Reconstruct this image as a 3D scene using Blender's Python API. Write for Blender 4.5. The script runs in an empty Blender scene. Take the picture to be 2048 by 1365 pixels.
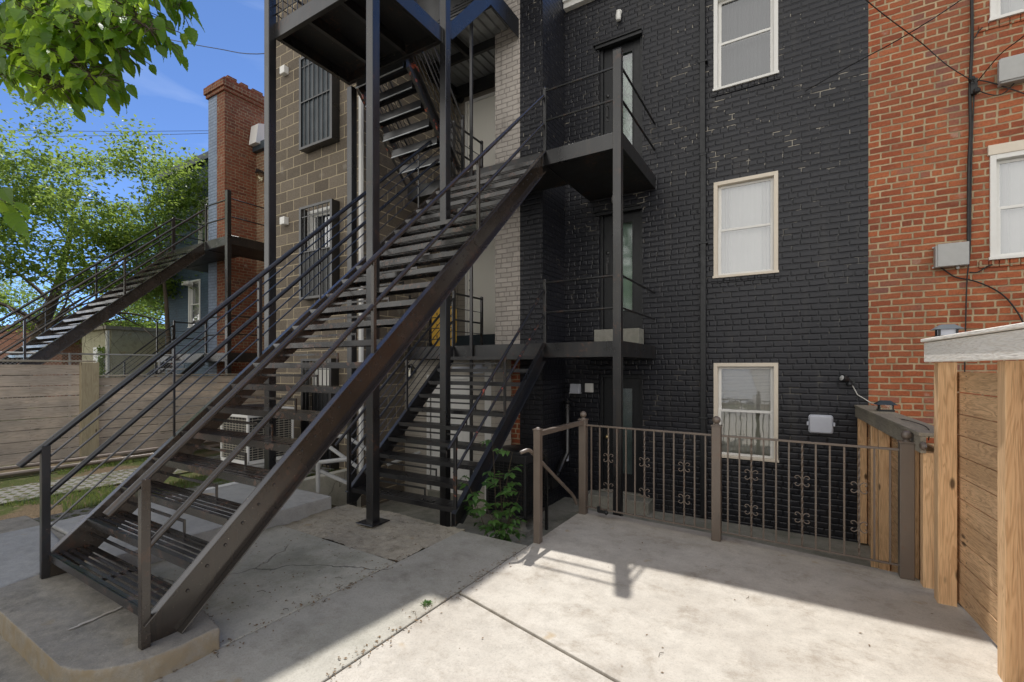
import bpy, math, random
from mathutils import Vector, Matrix
R = math.radians
random.seed(7)
S = bpy.context.scene
col = S.collection

# ---------------------------------------------------------------- camera
FPX, CX, HV, CH = 942.0, 1024.0, 735.0, 1.70
SP, CP = 0.5183, 0.8552
cam = bpy.data.cameras.new("Camera")
co = bpy.data.objects.new("Camera", cam); col.objects.link(co)
co.location = (0, 0, CH)
co.rotation_euler = (R(90), 0, math.atan2(SP, CP))
cam.sensor_width = 36.0
cam.lens = FPX / 2048 * 36
cam.shift_y = (HV - 682.5) / 2048
cam.clip_start = 0.05
cam.clip_end = 2000
S.camera = co

# ---------------------------------------------------------------- sky, sun, exposure
SUNV = Vector((-0.170, 0.485, 1.10)).normalized()
SUN_EL = math.asin(SUNV.z)
SUN_AZ = math.atan2(SUNV.x, SUNV.y)
w = bpy.data.worlds.new("World"); S.world = w; w.use_nodes = True
nt = w.node_tree; nt.nodes.clear()
out = nt.nodes.new('ShaderNodeOutputWorld'); bg = nt.nodes.new('ShaderNodeBackground')
sky = nt.nodes.new('ShaderNodeTexSky'); sky.sky_type = 'NISHITA'; sky.sun_disc = False
sky.sun_elevation = SUN_EL; sky.sun_rotation = SUN_AZ
sky.air_density = 0.6; sky.dust_density = 0.0; sky.ozone_density = 7.0; sky.altitude = 3000
tc = nt.nodes.new('ShaderNodeTexCoord'); mp = nt.nodes.new('ShaderNodeMapping')
mp.inputs['Scale'].default_value = (1.2, 1.2, 4.5); mp.inputs['Location'].default_value = (0.35, 0.2, 0.4)
nz = nt.nodes.new('ShaderNodeTexNoise'); nz.inputs['Scale'].default_value = 2.3; nz.inputs['Detail'].default_value = 6
nz.inputs['Distortion'].default_value = 0.7
mr = nt.nodes.new('ShaderNodeMapRange'); mr.inputs[1].default_value = 0.56; mr.inputs[2].default_value = 0.85; mr.inputs[4].default_value = 0.32
mx = nt.nodes.new('ShaderNodeMixRGB'); mx.inputs[2].default_value = (3.4, 3.8, 4.4, 1)
nt.links.new(tc.outputs['Generated'], mp.inputs[0]); nt.links.new(mp.outputs[0], nz.inputs['Vector'])
nt.links.new(nz.outputs[0], mr.inputs[0]); nt.links.new(mr.outputs[0], mx.inputs[0])
nt.links.new(sky.outputs[0], mx.inputs[1])
# unseen cloud bank added on the alley side to fill the shade, thinning overhead
sx = nt.nodes.new('ShaderNodeSeparateXYZ'); nt.links.new(tc.outputs['Generated'], sx.inputs[0])
def wm(op, a, b, c=None):
    x = nt.nodes.new('ShaderNodeMath'); x.operation = op
    for i, q in enumerate((a, b, c)):
        if q is None: continue
        if isinstance(q, (int, float)): x.inputs[i].default_value = q
        else: nt.links.new(q, x.inputs[i])
    return x.outputs[0]
nz2 = nt.nodes.new('ShaderNodeTexNoise'); nz2.inputs['Scale'].default_value = 2.0; nz2.inputs['Detail'].default_value = 7
nt.links.new(tc.outputs['Generated'], nz2.inputs['Vector'])
side = wm('ADD', wm('MULTIPLY', sx.outputs[1], -0.9), wm('MULTIPLY', sx.outputs[0], 0.08))
val = wm('ADD', side, wm('MULTIPLY_ADD', nz2.outputs[0], 1.3, -0.65))
m2 = nt.nodes.new('ShaderNodeMapRange'); m2.interpolation_type = 'SMOOTHSTEP'; m2.inputs[1].default_value = 0.02; m2.inputs[2].default_value = 0.30
nt.links.new(val, m2.inputs[0])
cc = nt.nodes.new('ShaderNodeMixRGB'); cc.inputs[1].default_value = (3.2, 3.15, 3.05, 1); cc.inputs[2].default_value = (5.4, 5.25, 5.0, 1); nt.links.new(nz2.outputs[0], cc.inputs[0])
mx2 = nt.nodes.new('ShaderNodeMixRGB'); nt.links.new(m2.outputs[0], mx2.inputs[0]); nt.links.new(mx.outputs[0], mx2.inputs[1]); nt.links.new(cc.outputs[0], mx2.inputs[2])
# added bank is brightest low down, to fill upright faces most
el = nt.nodes.new('ShaderNodeMapRange'); el.inputs[1].default_value = 0.0; el.inputs[2].default_value = 0.9; el.inputs[3].default_value = 1.55; el.inputs[4].default_value = 0.65
nt.links.new(sx.outputs[2], el.inputs[0])
vm = nt.nodes.new('ShaderNodeVectorMath'); vm.operation = 'SCALE'; nt.links.new(cc.outputs[0], vm.inputs[0]); nt.links.new(el.outputs[0], vm.inputs['Scale'])
nt.links.new(vm.outputs[0], mx2.inputs[2])
nt.links.new(mx2.outputs[0], bg.inputs[0])
bg.inputs[1].default_value = 0.15
nt.links.new(bg.outputs[0], out.inputs[0])
sl = bpy.data.lights.new("Sun", 'SUN'); sl.energy = 2.4; sl.angle = R(0.53); sl.color = (1.0, 0.975, 0.935)
so = bpy.data.objects.new("Sun", sl); col.objects.link(so)
so.rotation_euler = SUNV.to_track_quat('Z', 'Y').to_euler(); so.location = (-5, 10, 30)
S.view_settings.view_transform = 'Standard'; S.view_settings.look = 'None'
S.view_settings.exposure = 1.0; S.view_settings.gamma = 1.0
S.render.engine = 'CYCLES'
S.cycles.max_bounces = 7; S.cycles.diffuse_bounces = 4; S.cycles.transparent_max_bounces = 12

# ---------------------------------------------------------------- photo-to-place helpers (used to survey real positions)
def ray(u, v):
    a = (u - CX) / FPX
    return (a * CP - SP, a * SP + CP, (HV - v) / FPX)
def PY(u, v, Y):                    # point on the plane y = Y
    r = ray(u, v); k = Y / r[1]
    return Vector((r[0] * k, Y, CH + r[2] * k))
def PX(u, v, X):
    r = ray(u, v); k = X / r[0]
    return Vector((X, r[1] * k, CH + r[2] * k))
def PZ(u, v, z):
    r = ray(u, v); k = (z - CH) / r[2]
    return Vector((r[0] * k, r[1] * k, z))
def PD(u, v, d):
    r = ray(u, v)
    return Vector((r[0] * d, r[1] * d, CH + r[2] * d))

# ---------------------------------------------------------------- mesh helpers
LOC = {}
def empty(name, loc, label=None, cat=None, group=None):
    o = bpy.data.objects.new(name, None); col.objects.link(o); o.location = loc
    o.empty_display_size = 0.2
    LOC[o.name] = Vector(loc)
    if label: tag(o, label, cat, group)
    return o
def tag(o, label=None, cat=None, group=None, kind=None):
    if label: o['label'] = label
    if cat: o['category'] = cat
    if group: o['group'] = group
    if kind: o['kind'] = kind
    return o
def copy_tree(o, parent=None):
    c = o.copy(); col.objects.link(c)
    if parent: c.parent = parent
    for ch in o.children: copy_tree(ch, c)
    return c

class MB:
    def __init__(s): s.v = []; s.f = []; s.mark = None
    def quad(s, a, b, c, d):
        n = len(s.v); s.v += [tuple(a), tuple(b), tuple(c), tuple(d)]; s.f.append((n, n+1, n+2, n+3)); return s
    def poly(s, pts):
        n = len(s.v); s.v += [tuple(p) for p in pts]; s.f.append(tuple(range(n, n+len(pts)))); return s
    def box(s, x0, x1, y0, y1, z0, z1):
        if x0 > x1: x0, x1 = x1, x0
        if y0 > y1: y0, y1 = y1, y0
        if z0 > z1: z0, z1 = z1, z0
        n = len(s.v)
        s.v += [(x0,y0,z0),(x1,y0,z0),(x1,y1,z0),(x0,y1,z0),(x0,y0,z1),(x1,y0,z1),(x1,y1,z1),(x0,y1,z1)]
        s.f += [(n,n+3,n+2,n+1),(n+4,n+5,n+6,n+7),(n,n+1,n+5,n+4),(n+1,n+2,n+6,n+5),(n+2,n+3,n+7,n+6),(n+3,n,n+4,n+7)]
        return s
    def bar(s, p, q, w, h, up=(0,0,1)):      # box of section w (side) x h (up) from p to q
        p = Vector(p); q = Vector(q); d = (q-p).normalized(); u = Vector(up)
        sd = d.cross(u)
        if sd.length < 1e-4: sd = d.cross(Vector((0,1,0)))
        sd.normalize(); u = sd.cross(d).normalized()
        n = len(s.v)
        for c in (p, q):
            for a, b in ((-1,-1),(1,-1),(1,1),(-1,1)):
                s.v.append(tuple(c + sd*a*w/2 + u*b*h/2))
        s.f += [(n,n+1,n+2,n+3),(n+7,n+6,n+5,n+4)] + [(n+i, n+4+i, n+4+(i+1)%4, n+(i+1)%4) for i in range(4)]
        return s
    def prism(s, pts, axis, a, b):           # pts 2D; axis 'x': (y,z); 'y': (x,z); 'z': (x,y)
        def mk(p, t):
            return (t,p[0],p[1]) if axis == 'x' else ((p[0],t,p[1]) if axis == 'y' else (p[0],p[1],t))
        n = len(s.v); k = len(pts)
        s.v += [mk(p, a) for p in pts] + [mk(p, b) for p in pts]
        s.f += [tuple(range(n, n+k)), tuple(range(n+2*k-1, n+k-1, -1))]
        s.f += [(n+i, n+k+i, n+k+(i+1)%k, n+(i+1)%k) for i in range(k)]
        return s
    def tube(s, pts, r, n=8, cap=True):
        pts = [Vector(p) for p in pts]
        m = len(pts); rs = r if isinstance(r, (list, tuple)) else [r]*m
        base = len(s.v); ref = None
        for i, p in enumerate(pts):
            d = (pts[min(i+1, m-1)] - pts[max(i-1, 0)]).normalized()
            if ref is None:
                ref = d.orthogonal().normalized()
            ref = (ref - d*ref.dot(d))
            if ref.length < 1e-5: ref = d.orthogonal()
            ref.normalize(); b = d.cross(ref)
            for k in range(n):
                t = 2*math.pi*k/n
                s.v.append(tuple(p + (ref*math.cos(t) + b*math.sin(t))*rs[i]))
        for i in range(m-1):
            for k in range(n):
                a = base+i*n+k; c = base+i*n+(k+1)%n
                s.f.append((a, c, c+n, a+n))
        if cap:
            s.f.append(tuple(base+k for k in range(n-1, -1, -1)))
            s.f.append(tuple(base+(m-1)*n+k for k in range(n)))
        return s
    def lathe(s, c, prof, n=16, ax=(0,0,1)):      # prof: list of (r, h) along ax
        c = Vector(c); ax = Vector(ax).normalized(); e = ax.orthogonal().normalized(); g = ax.cross(e)
        base = len(s.v); m = len(prof)
        for r, h in prof:
            for k in range(n):
                t = 2*math.pi*k/n
                s.v.append(tuple(c + ax*h + (e*math.cos(t)+g*math.sin(t))*max(r, 1e-4)))
        for i in range(m-1):
            for k in range(n):
                a = base+i*n+k; b = base+i*n+(k+1)%n
                s.f.append((a, b, b+n, a+n))
        s.f.append(tuple(base+k for k in range(n-1, -1, -1))); s.f.append(tuple(base+(m-1)*n+k for k in range(n)))
        return s
    def ball(s, c, r, n=12, m=8, sq=(1,1,1)):
        pr = []
        for i in range(m+1):
            t = math.pi*i/m
            pr.append((r*math.sin(t), -r*math.cos(t)))
        k = len(s.v); s.lathe(c, pr, n); c = Vector(c)
        for j in range(k, len(s.v)):
            q = Vector(s.v[j]) - c; s.v[j] = tuple(c + Vector((q.x*sq[0], q.y*sq[1], q.z*sq[2])))
        return s
    def build(s, name, mat, parent=None, smooth=False, bevel=0, root=None, seg=2, mat2=None):
        off = Vector((0,0,0))
        p = parent
        while p is not None:
            off += Vector(p.location); p = p.parent
        me = bpy.data.meshes.new(name)
        me.from_pydata([(a[0]-off.x, a[1]-off.y, a[2]-off.z) for a in s.v], [], s.f)
        me.materials.append(mat)
        if mat2 and s.mark is not None:
            me.materials.append(mat2)
            for q in range(s.mark, len(s.f)): me.polygons[q].material_index = 1
        if smooth:
            for q in me.polygons: q.use_smooth = True
            try: me.set_sharp_from_angle(angle=R(40))
            except Exception: pass
        o = bpy.data.objects.new(name, me); col.objects.link(o)
        if parent: o.parent = parent
        if bevel:
            b = o.modifiers.new('bevel', 'BEVEL'); b.width = bevel; b.segments = seg; b.limit_method = 'ANGLE'; b.angle_limit = R(40)
        me.update()
        return o

def panel_y(m, Y, x0, x1, z0, z1, holes=(), rev=0.12, ends=True, depth=0.3):
    """brick skin on the plane y=Y looking to -y, with real openings and their reveals"""
    xs = sorted(set([x0, x1] + [h[0] for h in holes] + [h[1] for h in holes]))
    zs = sorted(set([z0, z1] + [h[2] for h in holes] + [h[3] for h in holes]))
    for i in range(len(xs)-1):
        for j in range(len(zs)-1):
            cx = (xs[i]+xs[i+1])/2; cz = (zs[j]+zs[j+1])/2
            if any(h[0] < cx < h[1] and h[2] < cz < h[3] for h in holes): continue
            m.quad((xs[i],Y,zs[j]),(xs[i+1],Y,zs[j]),(xs[i+1],Y,zs[j+1]),(xs[i],Y,zs[j+1]))
    for a, b, c, d in holes:
        y = Y+rev
        m.quad((a,Y,c),(a,y,c),(b,y,c),(b,Y,c)); m.quad((a,Y,d),(b,Y,d),(b,y,d),(a,y,d))
        m.quad((a,Y,c),(a,Y,d),(a,y,d),(a,y,c)); m.quad((b,Y,c),(b,y,c),(b,y,d),(b,Y,d))
    if ends:
        y = Y+depth
        m.quad((x0,Y,z0),(x0,Y,z1),(x0,y,z1),(x0,y,z0)); m.quad((x1,Y,z0),(x1,y,z0),(x1,y,z1),(x1,Y,z1))
        m.quad((x0,Y,z1),(x1,Y,z1),(x1,y,z1),(x0,y,z1))

# ---------------------------------------------------------------- materials
class NT:
    def __init__(s, name):
        s.m = bpy.data.materials.new(name); s.m.use_nodes = True; s.t = s.m.node_tree; s.t.nodes.clear()
        s.out = s.n('ShaderNodeOutputMaterial'); s.b = s.n('ShaderNodeBsdfPrincipled')
        s.t.links.new(s.b.outputs[0], s.out.inputs[0])
    def n(s, k): return s.t.nodes.new(k)
    def set(s, sock, val):
        if hasattr(val, 'is_linked') or isinstance(val, bpy.types.NodeSocket): s.t.links.new(val, sock)
        elif isinstance(val, (tuple, list)) and len(val) == 3 and len(sock.default_value) == 4: sock.default_value = (*val, 1)
        else: sock.default_value = val
    def math(s, op, a, b=None, c=None):
        x = s.n('ShaderNodeMath'); x.operation = op; s.set(x.inputs[0], a)
        if b is not None: s.set(x.inputs[1], b)
        if c is not None: s.set(x.inputs[2], c)
        return x.outputs[0]
    def pos(s): return s.n('ShaderNodeNewGeometry').outputs['Position']
    def sep(s, v):
        x = s.n('ShaderNodeSeparateXYZ'); s.set(x.inputs[0], v); return x.outputs
    def comb(s, a, b, c=0.0):
        x = s.n('ShaderNodeCombineXYZ'); s.set(x.inputs[0], a); s.set(x.inputs[1], b); s.set(x.inputs[2], c); return x.outputs[0]
    def noise(s, vec, scale, detail=4, rough=0.55, dist=0.0):
        x = s.n('ShaderNodeTexNoise'); s.set(x.inputs['Vector'], vec); x.inputs['Scale'].default_value = scale
        x.inputs['Detail'].default_value = detail; x.inputs['Roughness'].default_value = rough; x.inputs['Distortion'].default_value = dist
        return x.outputs[0]
    def vor(s, vec, scale, feat='F1'):
        x = s.n('ShaderNodeTexVoronoi'); x.feature = feat; s.set(x.inputs['Vector'], vec); x.inputs['Scale'].default_value = scale
        return x.outputs[0]
    def white(s, vec):
        x = s.n('ShaderNodeTexWhiteNoise'); x.noise_dimensions = '3D'; s.set(x.inputs['Vector'], vec); return x.outputs[0]
    def rng(s, v, a, b, c=0.0, d=1.0, smooth=True):
        x = s.n('ShaderNodeMapRange'); x.interpolation_type = 'SMOOTHSTEP' if smooth else 'LINEAR'
        s.set(x.inputs[0], v)
        for i, q in enumerate((a, b, c, d)): s.set(x.inputs[i+1], q)
        return x.outputs[0]
    def mix(s, f, a, b, mode='MIX'):
        x = s.n('ShaderNodeMixRGB'); x.blend_type = mode; s.set(x.inputs[0], f); s.set(x.inputs[1], a); s.set(x.inputs[2], b); return x.outputs[0]
    def ramp(s, f, stops):
        x = s.n('ShaderNodeValToRGB'); e = x.color_ramp.elements
        while len(e) < len(stops): e.new(0.5)
        for i, (p, c) in enumerate(stops): e[i].position = p; e[i].color = (*c, 1)
        s.set(x.inputs[0], f); return x.outputs[0]
    def bump(s, h, dist=0.01, strength=1.0, prev=None):
        x = s.n('ShaderNodeBump'); s.set(x.inputs['Height'], h); x.inputs['Distance'].default_value = dist; x.inputs['Strength'].default_value = strength
        if prev is not None: s.t.links.new(prev, x.inputs['Normal'])
        return x.outputs[0]
    def fin(s, color, rough=0.6, normal=None, metal=0.0, spec=None, **kw):
        s.set(s.b.inputs['Base Color'], color); s.set(s.b.inputs['Roughness'], rough); s.set(s.b.inputs['Metallic'], metal)
        if normal is not None: s.t.links.new(normal, s.b.inputs['Normal'])
        if spec is not None: s.set(s.b.inputs['Specular IOR Level'], spec)
        for k, v in kw.items(): s.set(s.b.inputs[k], v)
        return s.m

def brick_nodes(N, c=0.084, L=0.222, mort=0.007, hdr=7, wob=0.012, edge=0.005):
    p = N.pos(); x, y, z = N.sep(p)
    sx = N.math('ADD', x, y)
    w1 = N.noise(p, 2.2, 3); w2 = N.noise(p, 26, 3)
    sx = N.math('ADD', sx, N.math('MULTIPLY_ADD', w1, wob, 20.0))
    z2 = N.math('ADD', z, N.math('MULTIPLY_ADD', w1, wob*1.4, 20.0))
    rz = N.math('DIVIDE', z2, c); row = N.math('FLOOR', rz); fz = N.math('FRACT', rz)
    if hdr:
        ish = N.math('LESS_THAN', N.math('MODULO', row, float(hdr)), 0.5)
        wd = N.math('MULTIPLY_ADD', ish, -L*0.5, L)
    else: wd = L
    rr = N.white(N.comb(row, 3.0, 1.0))
    off = N.math('ADD', N.math('MULTIPLY', N.math('MODULO', row, 2.0), 0.5), N.math('MULTIPLY', rr, 0.14 if hdr else 0.02))
    t = N.math('ADD', N.math('DIVIDE', sx, wd), off); cl = N.math('FLOOR', t); ft = N.math('FRACT', t)
    dz = N.math('MULTIPLY', N.math('MINIMUM', fz, N.math('SUBTRACT', 1.0, fz)), c)
    dx = N.math('MULTIPLY', N.math('MINIMUM', ft, N.math('SUBTRACT', 1.0, ft)), wd)
    d = N.math('SMOOTH_MIN', dz, dx, 0.012)
    d = N.math('ADD', d, N.math('MULTIPLY_ADD', w2, 0.011, -0.0055))
    bf = N.rng(d, mort-0.003, mort+edge)
    rnd = N.white(N.comb(cl, row, 7.0)); rnd2 = N.white(N.comb(row, cl, 2.0))
    return dict(p=p, x=x, y=y, z=z, bf=bf, rnd=rnd, rnd2=rnd2, dz=dz, dx=dx, w1=w1, w2=w2, row=row, d=d)

def mat_painted_brick(name, base, base2, chip=(0.42,0.38,0.31), chips=0.0, rough=0.42, mort=0.005):
    N = NT(name); b = brick_nodes(N, mort=mort, wob=0.02, edge=0.013)
    fine = N.noise(b['p'], 60, 4); big = N.noise(b['p'], 0.9, 4)
    c1 = N.mix(N.rng(big, 0.35, 0.7), base, base2)
    c1 = N.mix(N.math('MULTIPLY', b['rnd'], 0.30), c1, tuple(q*1.5 for q in base2))
    c1 = N.mix(N.math('MULTIPLY', N.rng(b['bf'], 0.0, 0.6, 1.0, 0.0), 0.55), c1, tuple(q*0.35 for q in base))
    grime = N.rng(N.noise(N.comb(N.math('MULTIPLY', b['x'], 5.0), b['y'], N.math('MULTIPLY', b['z'], 0.6)), 1.3, 5), 0.52, 0.75)
    c1 = N.mix(N.math('MULTIPLY', grime, 0.25), c1, (0.06, 0.055, 0.05))
    if chips:
        vert = N.rng(b['dx'], 0.003, 0.008, 1.0, 0.0)
        joint = N.rng(b['d'], 0.003, 0.0085, 1.0, 0.0)
        patch = N.math('MULTIPLY', N.rng(N.noise(b['p'], 4.2, 3), 0.60, 0.64), N.rng(N.noise(b['p'], 0.8, 3), 0.48, 0.56))
        patch2 = N.rng(N.noise(N.math('ADD', b['z'], 0.0) if False else b['p'], 9.0, 2), 0.62, 0.66)
        zone = N.rng(b['z'], 3.5, 5.2, 0.25, 1.0)
        m1 = N.math('MULTIPLY', N.math('MULTIPLY', joint, N.math('MAXIMUM', patch, N.math('MULTIPLY', vert, patch2))), zone)
        sp = N.math('MULTIPLY', N.rng(N.noise(b['p'], 34, 2), 0.735, 0.75), zone)
        m1 = N.math('MAXIMUM', m1, N.math('MULTIPLY', sp, 0.8))
        c1 = N.mix(N.math('MULTIPLY', m1, chips), c1, chip)
    h = N.math('ADD', N.math('MULTIPLY', b['bf'], 1.0), N.math('ADD', N.math('MULTIPLY', b['rnd2'], 0.38), N.math('MULTIPLY', fine, 0.10)))
    h = N.math('ADD', h, N.math('MULTIPLY', N.noise(b['p'], 14, 4), 0.28))
    rg = N.rng(fine, 0.3, 0.8, rough-0.08, rough+0.16)
    return N.fin(c1, rg, N.bump(h, 0.0065, 1.0))

def mat_red_brick(name, cols, mortar=(0.42,0.33,0.22), mort=0.0075, stain=True):
    N = NT(name); b = brick_nodes(N, mort=mort, wob=0.02)
    c1 = N.ramp(N.math('ADD', N.math('MULTIPLY', b['rnd'], 0.55), N.rng(N.noise(b['p'], 1.6, 4), 0.35, 0.65, 0.0, 0.45)), [(0.0, cols[0]), (0.35, cols[1]), (0.75, cols[2]), (1.0, cols[3])])
    fine = N.noise(b['p'], 45, 5); mid = N.noise(b['p'], 7, 4); big = N.noise(b['p'], 0.8, 3)
    c1 = N.mix(N.rng(fine, 0.35, 0.8, 0.0, 0.45), c1, tuple(q*0.45 for q in cols[0]))
    c1 = N.mix(N.rng(mid, 0.55, 0.8, 0.0, 0.30), c1, (0.40, 0.24, 0.16))
    if stain:
        c1 = N.mix(N.rng(big, 0.45, 0.72, 0.0, 0.38), c1, (0.10, 0.055, 0.045))
        c1 = N.mix(N.rng(N.noise(b['p'], 2.7, 5), 0.64, 0.72, 0.0, 0.4), c1, (0.5, 0.45, 0.38))
    mo = N.mix(N.rng(mid, 0.3, 0.7), mortar, tuple(q*0.62 for q in mortar))
    c1 = N.mix(b['bf'], mo, c1)
    h = N.math('ADD', b['bf'], N.math('ADD', N.math('MULTIPLY', b['rnd2'], 0.30), N.math('MULTIPLY', fine, 0.30)))
    return N.fin(c1, 0.88, N.bump(h, 0.008, 0.9), spec=0.25)

def mat_cmu(name):
    N = NT(name); b = brick_nodes(N, c=0.2, L=0.4, mort=0.008, hdr=0, wob=0.01, edge=0.003)
    fine = N.noise(b['p'], 75, 5); mid = N.noise(b['p'], 11, 5)
    c1 = N.mix(b['rnd'], (0.15, 0.125, 0.098), (0.25, 0.21, 0.165))
    c1 = N.mix(N.rng(fine, 0.35, 0.75, 0.0, 0.6), c1, (0.045, 0.04, 0.036))
    c1 = N.mix(N.rng(mid, 0.5, 0.8, 0.0, 0.4), c1, (0.2, 0.165, 0.12))
    ef = N.rng(N.noise(b['p'], 2.3, 5), 0.62, 0.75, 0.0, 0.5)
    c1 = N.mix(ef, c1, (0.36, 0.33, 0.28))
    c1 = N.mix(b['bf'], (0.43, 0.36, 0.25), c1)
    h = N.math('ADD', b['bf'], N.math('MULTIPLY', fine, 0.6))
    return N.fin(c1, 0.95, N.bump(h, 0.006, 0.9), spec=0.15)

def mat_concrete(name, a, b_, dirt=(0.12,0.105,0.085), dirtamt=0.5, crack=0.0, rough=0.9, scale=1.0, green=0.0, side=None):
    N = NT(name); p = N.pos()
    n1 = N.noise(p, 0.9*scale, 8, 0.7, 0.0); n2 = N.noise(p, 6*scale, 6, 0.65); n3 = N.noise(p, 90, 4, 0.7); n4 = N.noise(p, 2.4*scale, 8, 0.78, 0.15)
    c = N.mix(N.rng(n1, 0.3, 0.7), a, b_)
    c = N.mix(N.rng(n2, 0.4, 0.75, 0.0, 0.5), c, tuple(q*0.74 for q in a))
    c = N.mix(N.rng(n4, 0.48, 0.72, 0.0, dirtamt), c, dirt)
    c = N.mix(N.rng(n3, 0.50, 0.70, 0.0, 0.38), c, tuple(q*0.5 for q in a))
    c = N.mix(N.rng(N.noise(p, 38, 5, 0.75), 0.50, 0.68, 0.0, 0.28), c, tuple(q*0.62 for q in a))
    c = N.mix(N.rng(N.noise(p, 11, 6, 0.8), 0.56, 0.66, 0.0, 0.22), c, tuple(q*1.25 for q in b_))
    c = N.mix(N.rng(N.noise(p, 160, 2), 0.66, 0.70, 0.0, 0.45), c, (0.6, 0.57, 0.5))
    st = N.rng(N.noise(p, 3.2, 3, 0.5), 0.68, 0.76, 0.0, 0.5)
    c = N.mix(st, c, (0.36, 0.24, 0.10))
    if green: c = N.mix(N.rng(N.noise(p, 1.7, 5), 0.45, 0.65, 0.0, green), c, (0.055, 0.075, 0.04))
    gn = N.n('ShaderNodeNewGeometry').outputs['True Normal']; nzv = N.sep(gn)[2]
    if side: c = N.mix(N.math('MULTIPLY', N.rng(nzv, 0.2, 0.7, 1.0, 0.0), N.rng(n2, 0.3, 0.65, 0.15, 0.85)), c, side)
    h = N.math('ADD', N.math('MULTIPLY', n3, 0.5), n2)
    if crack:
        pw = N.n('ShaderNodeVectorMath'); pw.operation = 'ADD'; N.t.links.new(p, pw.inputs[0])
        nn = N.n('ShaderNodeTexNoise'); nn.inputs['Scale'].default_value = 2.2; nn.inputs['Detail'].default_value = 6; N.t.links.new(p, nn.inputs['Vector'])
        sc = N.n('ShaderNodeVectorMath'); sc.operation = 'SCALE'; sc.inputs['Scale'].default_value = 0.55
        N.t.links.new(nn.outputs['Color'], sc.inputs[0]); N.t.links.new(sc.outputs[0], pw.inputs[1])
        v = N.vor(pw.outputs[0], 0.55, 'DISTANCE_TO_EDGE')
        cm = N.math('MULTIPLY', N.rng(v, 0.001, 0.006, 1.0, 0.0), N.rng(N.noise(p, 0.7, 2), 0.5, 0.56))
        c = N.mix(N.math('MULTIPLY', cm, crack), c, (0.05, 0.045, 0.035))
        h = N.math('SUBTRACT', h, N.math('MULTIPLY', cm, 2.0))
    return N.fin(c, rough, N.bump(h, 0.005, 0.8), spec=0.25)

def mat_steel(name, base=(0.0095,0.0095,0.0105), worn=(0.035,0.029,0.024), rust=0.10, rough=0.30, chip=None):
    N = NT(name); p = N.pos(); x, y, z = N.sep(p)
    n1 = N.noise(p, 3.0, 5); n2 = N.noise(p, 22, 5, 0.6); n3 = N.noise(p, 60, 3)
    st = N.noise(N.comb(N.math('MULTIPLY', x, 14.0), N.math('MULTIPLY', y, 14.0), N.math('MULTIPLY', z, 0.7)), 1.0, 4)
    c = N.mix(N.rng(n1, 0.3, 0.7), base, tuple(q*1.25 for q in base))
    c = N.mix(N.math('MULTIPLY', N.rng(st, 0.52, 0.72), 0.45*rust), c, worn)
    m = N.math('MULTIPLY', N.rng(n1, 0.52, 0.64), N.rng(n2, 0.50, 0.60))
    c = N.mix(N.math('MULTIPLY', m, rust), c, (0.16, 0.065, 0.028))
    c = N.mix(N.math('MULTIPLY', N.rng(n3, 0.72, 0.745), 0.7), c, (0.4, 0.34, 0.26))
    if chip:
        pk = N.math('MULTIPLY', N.rng(N.noise(p, 7, 3), 0.60, 0.63), N.rng(n2, 0.45, 0.5))
        c = N.mix(pk, c, chip)
    h = N.math('ADD', N.math('MULTIPLY', n2, 0.22), N.math('MULTIPLY', n1, 0.8))
    rr = N.rng(n1, 0.3, 0.7, rough-0.04, rough+0.10)
    return N.fin(c, rr, N.bump(h, 0.0035, 0.6), spec=0.75, **{'Coat Weight': 0.12, 'Coat Roughness': 0.2})

def mat_wood(name, cols, axis='y', board=0.14, grey=0.0, knot=1.0, board_axis='z', scale=1.0):
    N = NT(name); p = N.pos(); x, y, z = N.sep(p)
    ax = dict(x=x, y=y, z=z)
    oth = [k for k in 'xyz' if k != axis]
    bid = N.math('FLOOR', N.math('DIVIDE', N.math('ADD', ax[board_axis], 40.0), board)) if board else 0.0
    rb = N.white(N.comb(bid, 3.3, 1.2))
    L = N.math('ADD', ax[axis], N.math('MULTIPLY', rb, 37.0))
    A = ax[oth[0]]; B = ax[oth[1]]
    vec = N.comb(N.math('MULTIPLY', A, 9.0*scale), N.math('MULTIPLY', B, 9.0*scale), N.math('MULTIPLY', L, 0.75*scale))
    warp = N.noise(vec, 1.3, 3, 0.5, 0.6)
    rings = N.math('FRACT', N.math('MULTIPLY', N.math('ADD', warp, N.math('MULTIPLY', N.math('ADD', A, B), 1.1)), 13.0))
    tri = N.math('ABSOLUTE', N.math('MULTIPLY_ADD', rings, 2.0, -1.0))
    fib = N.noise(N.comb(N.math('MULTIPLY', A, 190.0), N.math('MULTIPLY', B, 190.0), N.math('MULTIPLY', L, 5.0)), 1.0, 3)
    kn = N.vor(N.comb(N.math('MULTIPLY', A, 7.0), N.math('MULTIPLY', B, 7.0), N.math('MULTIPLY', L, 2.6)), 0.9)
    c = N.mix(rb, cols[0], cols[1])
    c = N.mix(N.math('MULTIPLY', N.rng(tri, 0.35, 0.95, 0.0, 0.55), N.rng(N.noise(vec, 2.5, 2), 0.3, 0.6, 0.35, 1.0)), c, cols[2])
    c = N.mix(N.rng(fib, 0.45, 0.75, 0.0, 0.45), c, tuple(q*0.55 for q in cols[2]))
    if knot: c = N.mix(N.rng(kn, 0.05, 0.13, 0.85*knot, 0.0), c, (0.055, 0.03, 0.016))
    if grey: c = N.mix(N.rng(N.noise(p, 2.0, 5), 0.30, 0.62, 0.0, grey), c, (0.20, 0.185, 0.165))
    h = N.math('ADD', N.math('MULTIPLY', tri, 0.35), N.math('MULTIPLY', fib, 0.7))
    return N.fin(c, 0.75, N.bump(h, 0.0025, 0.8), spec=0.3)

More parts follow.
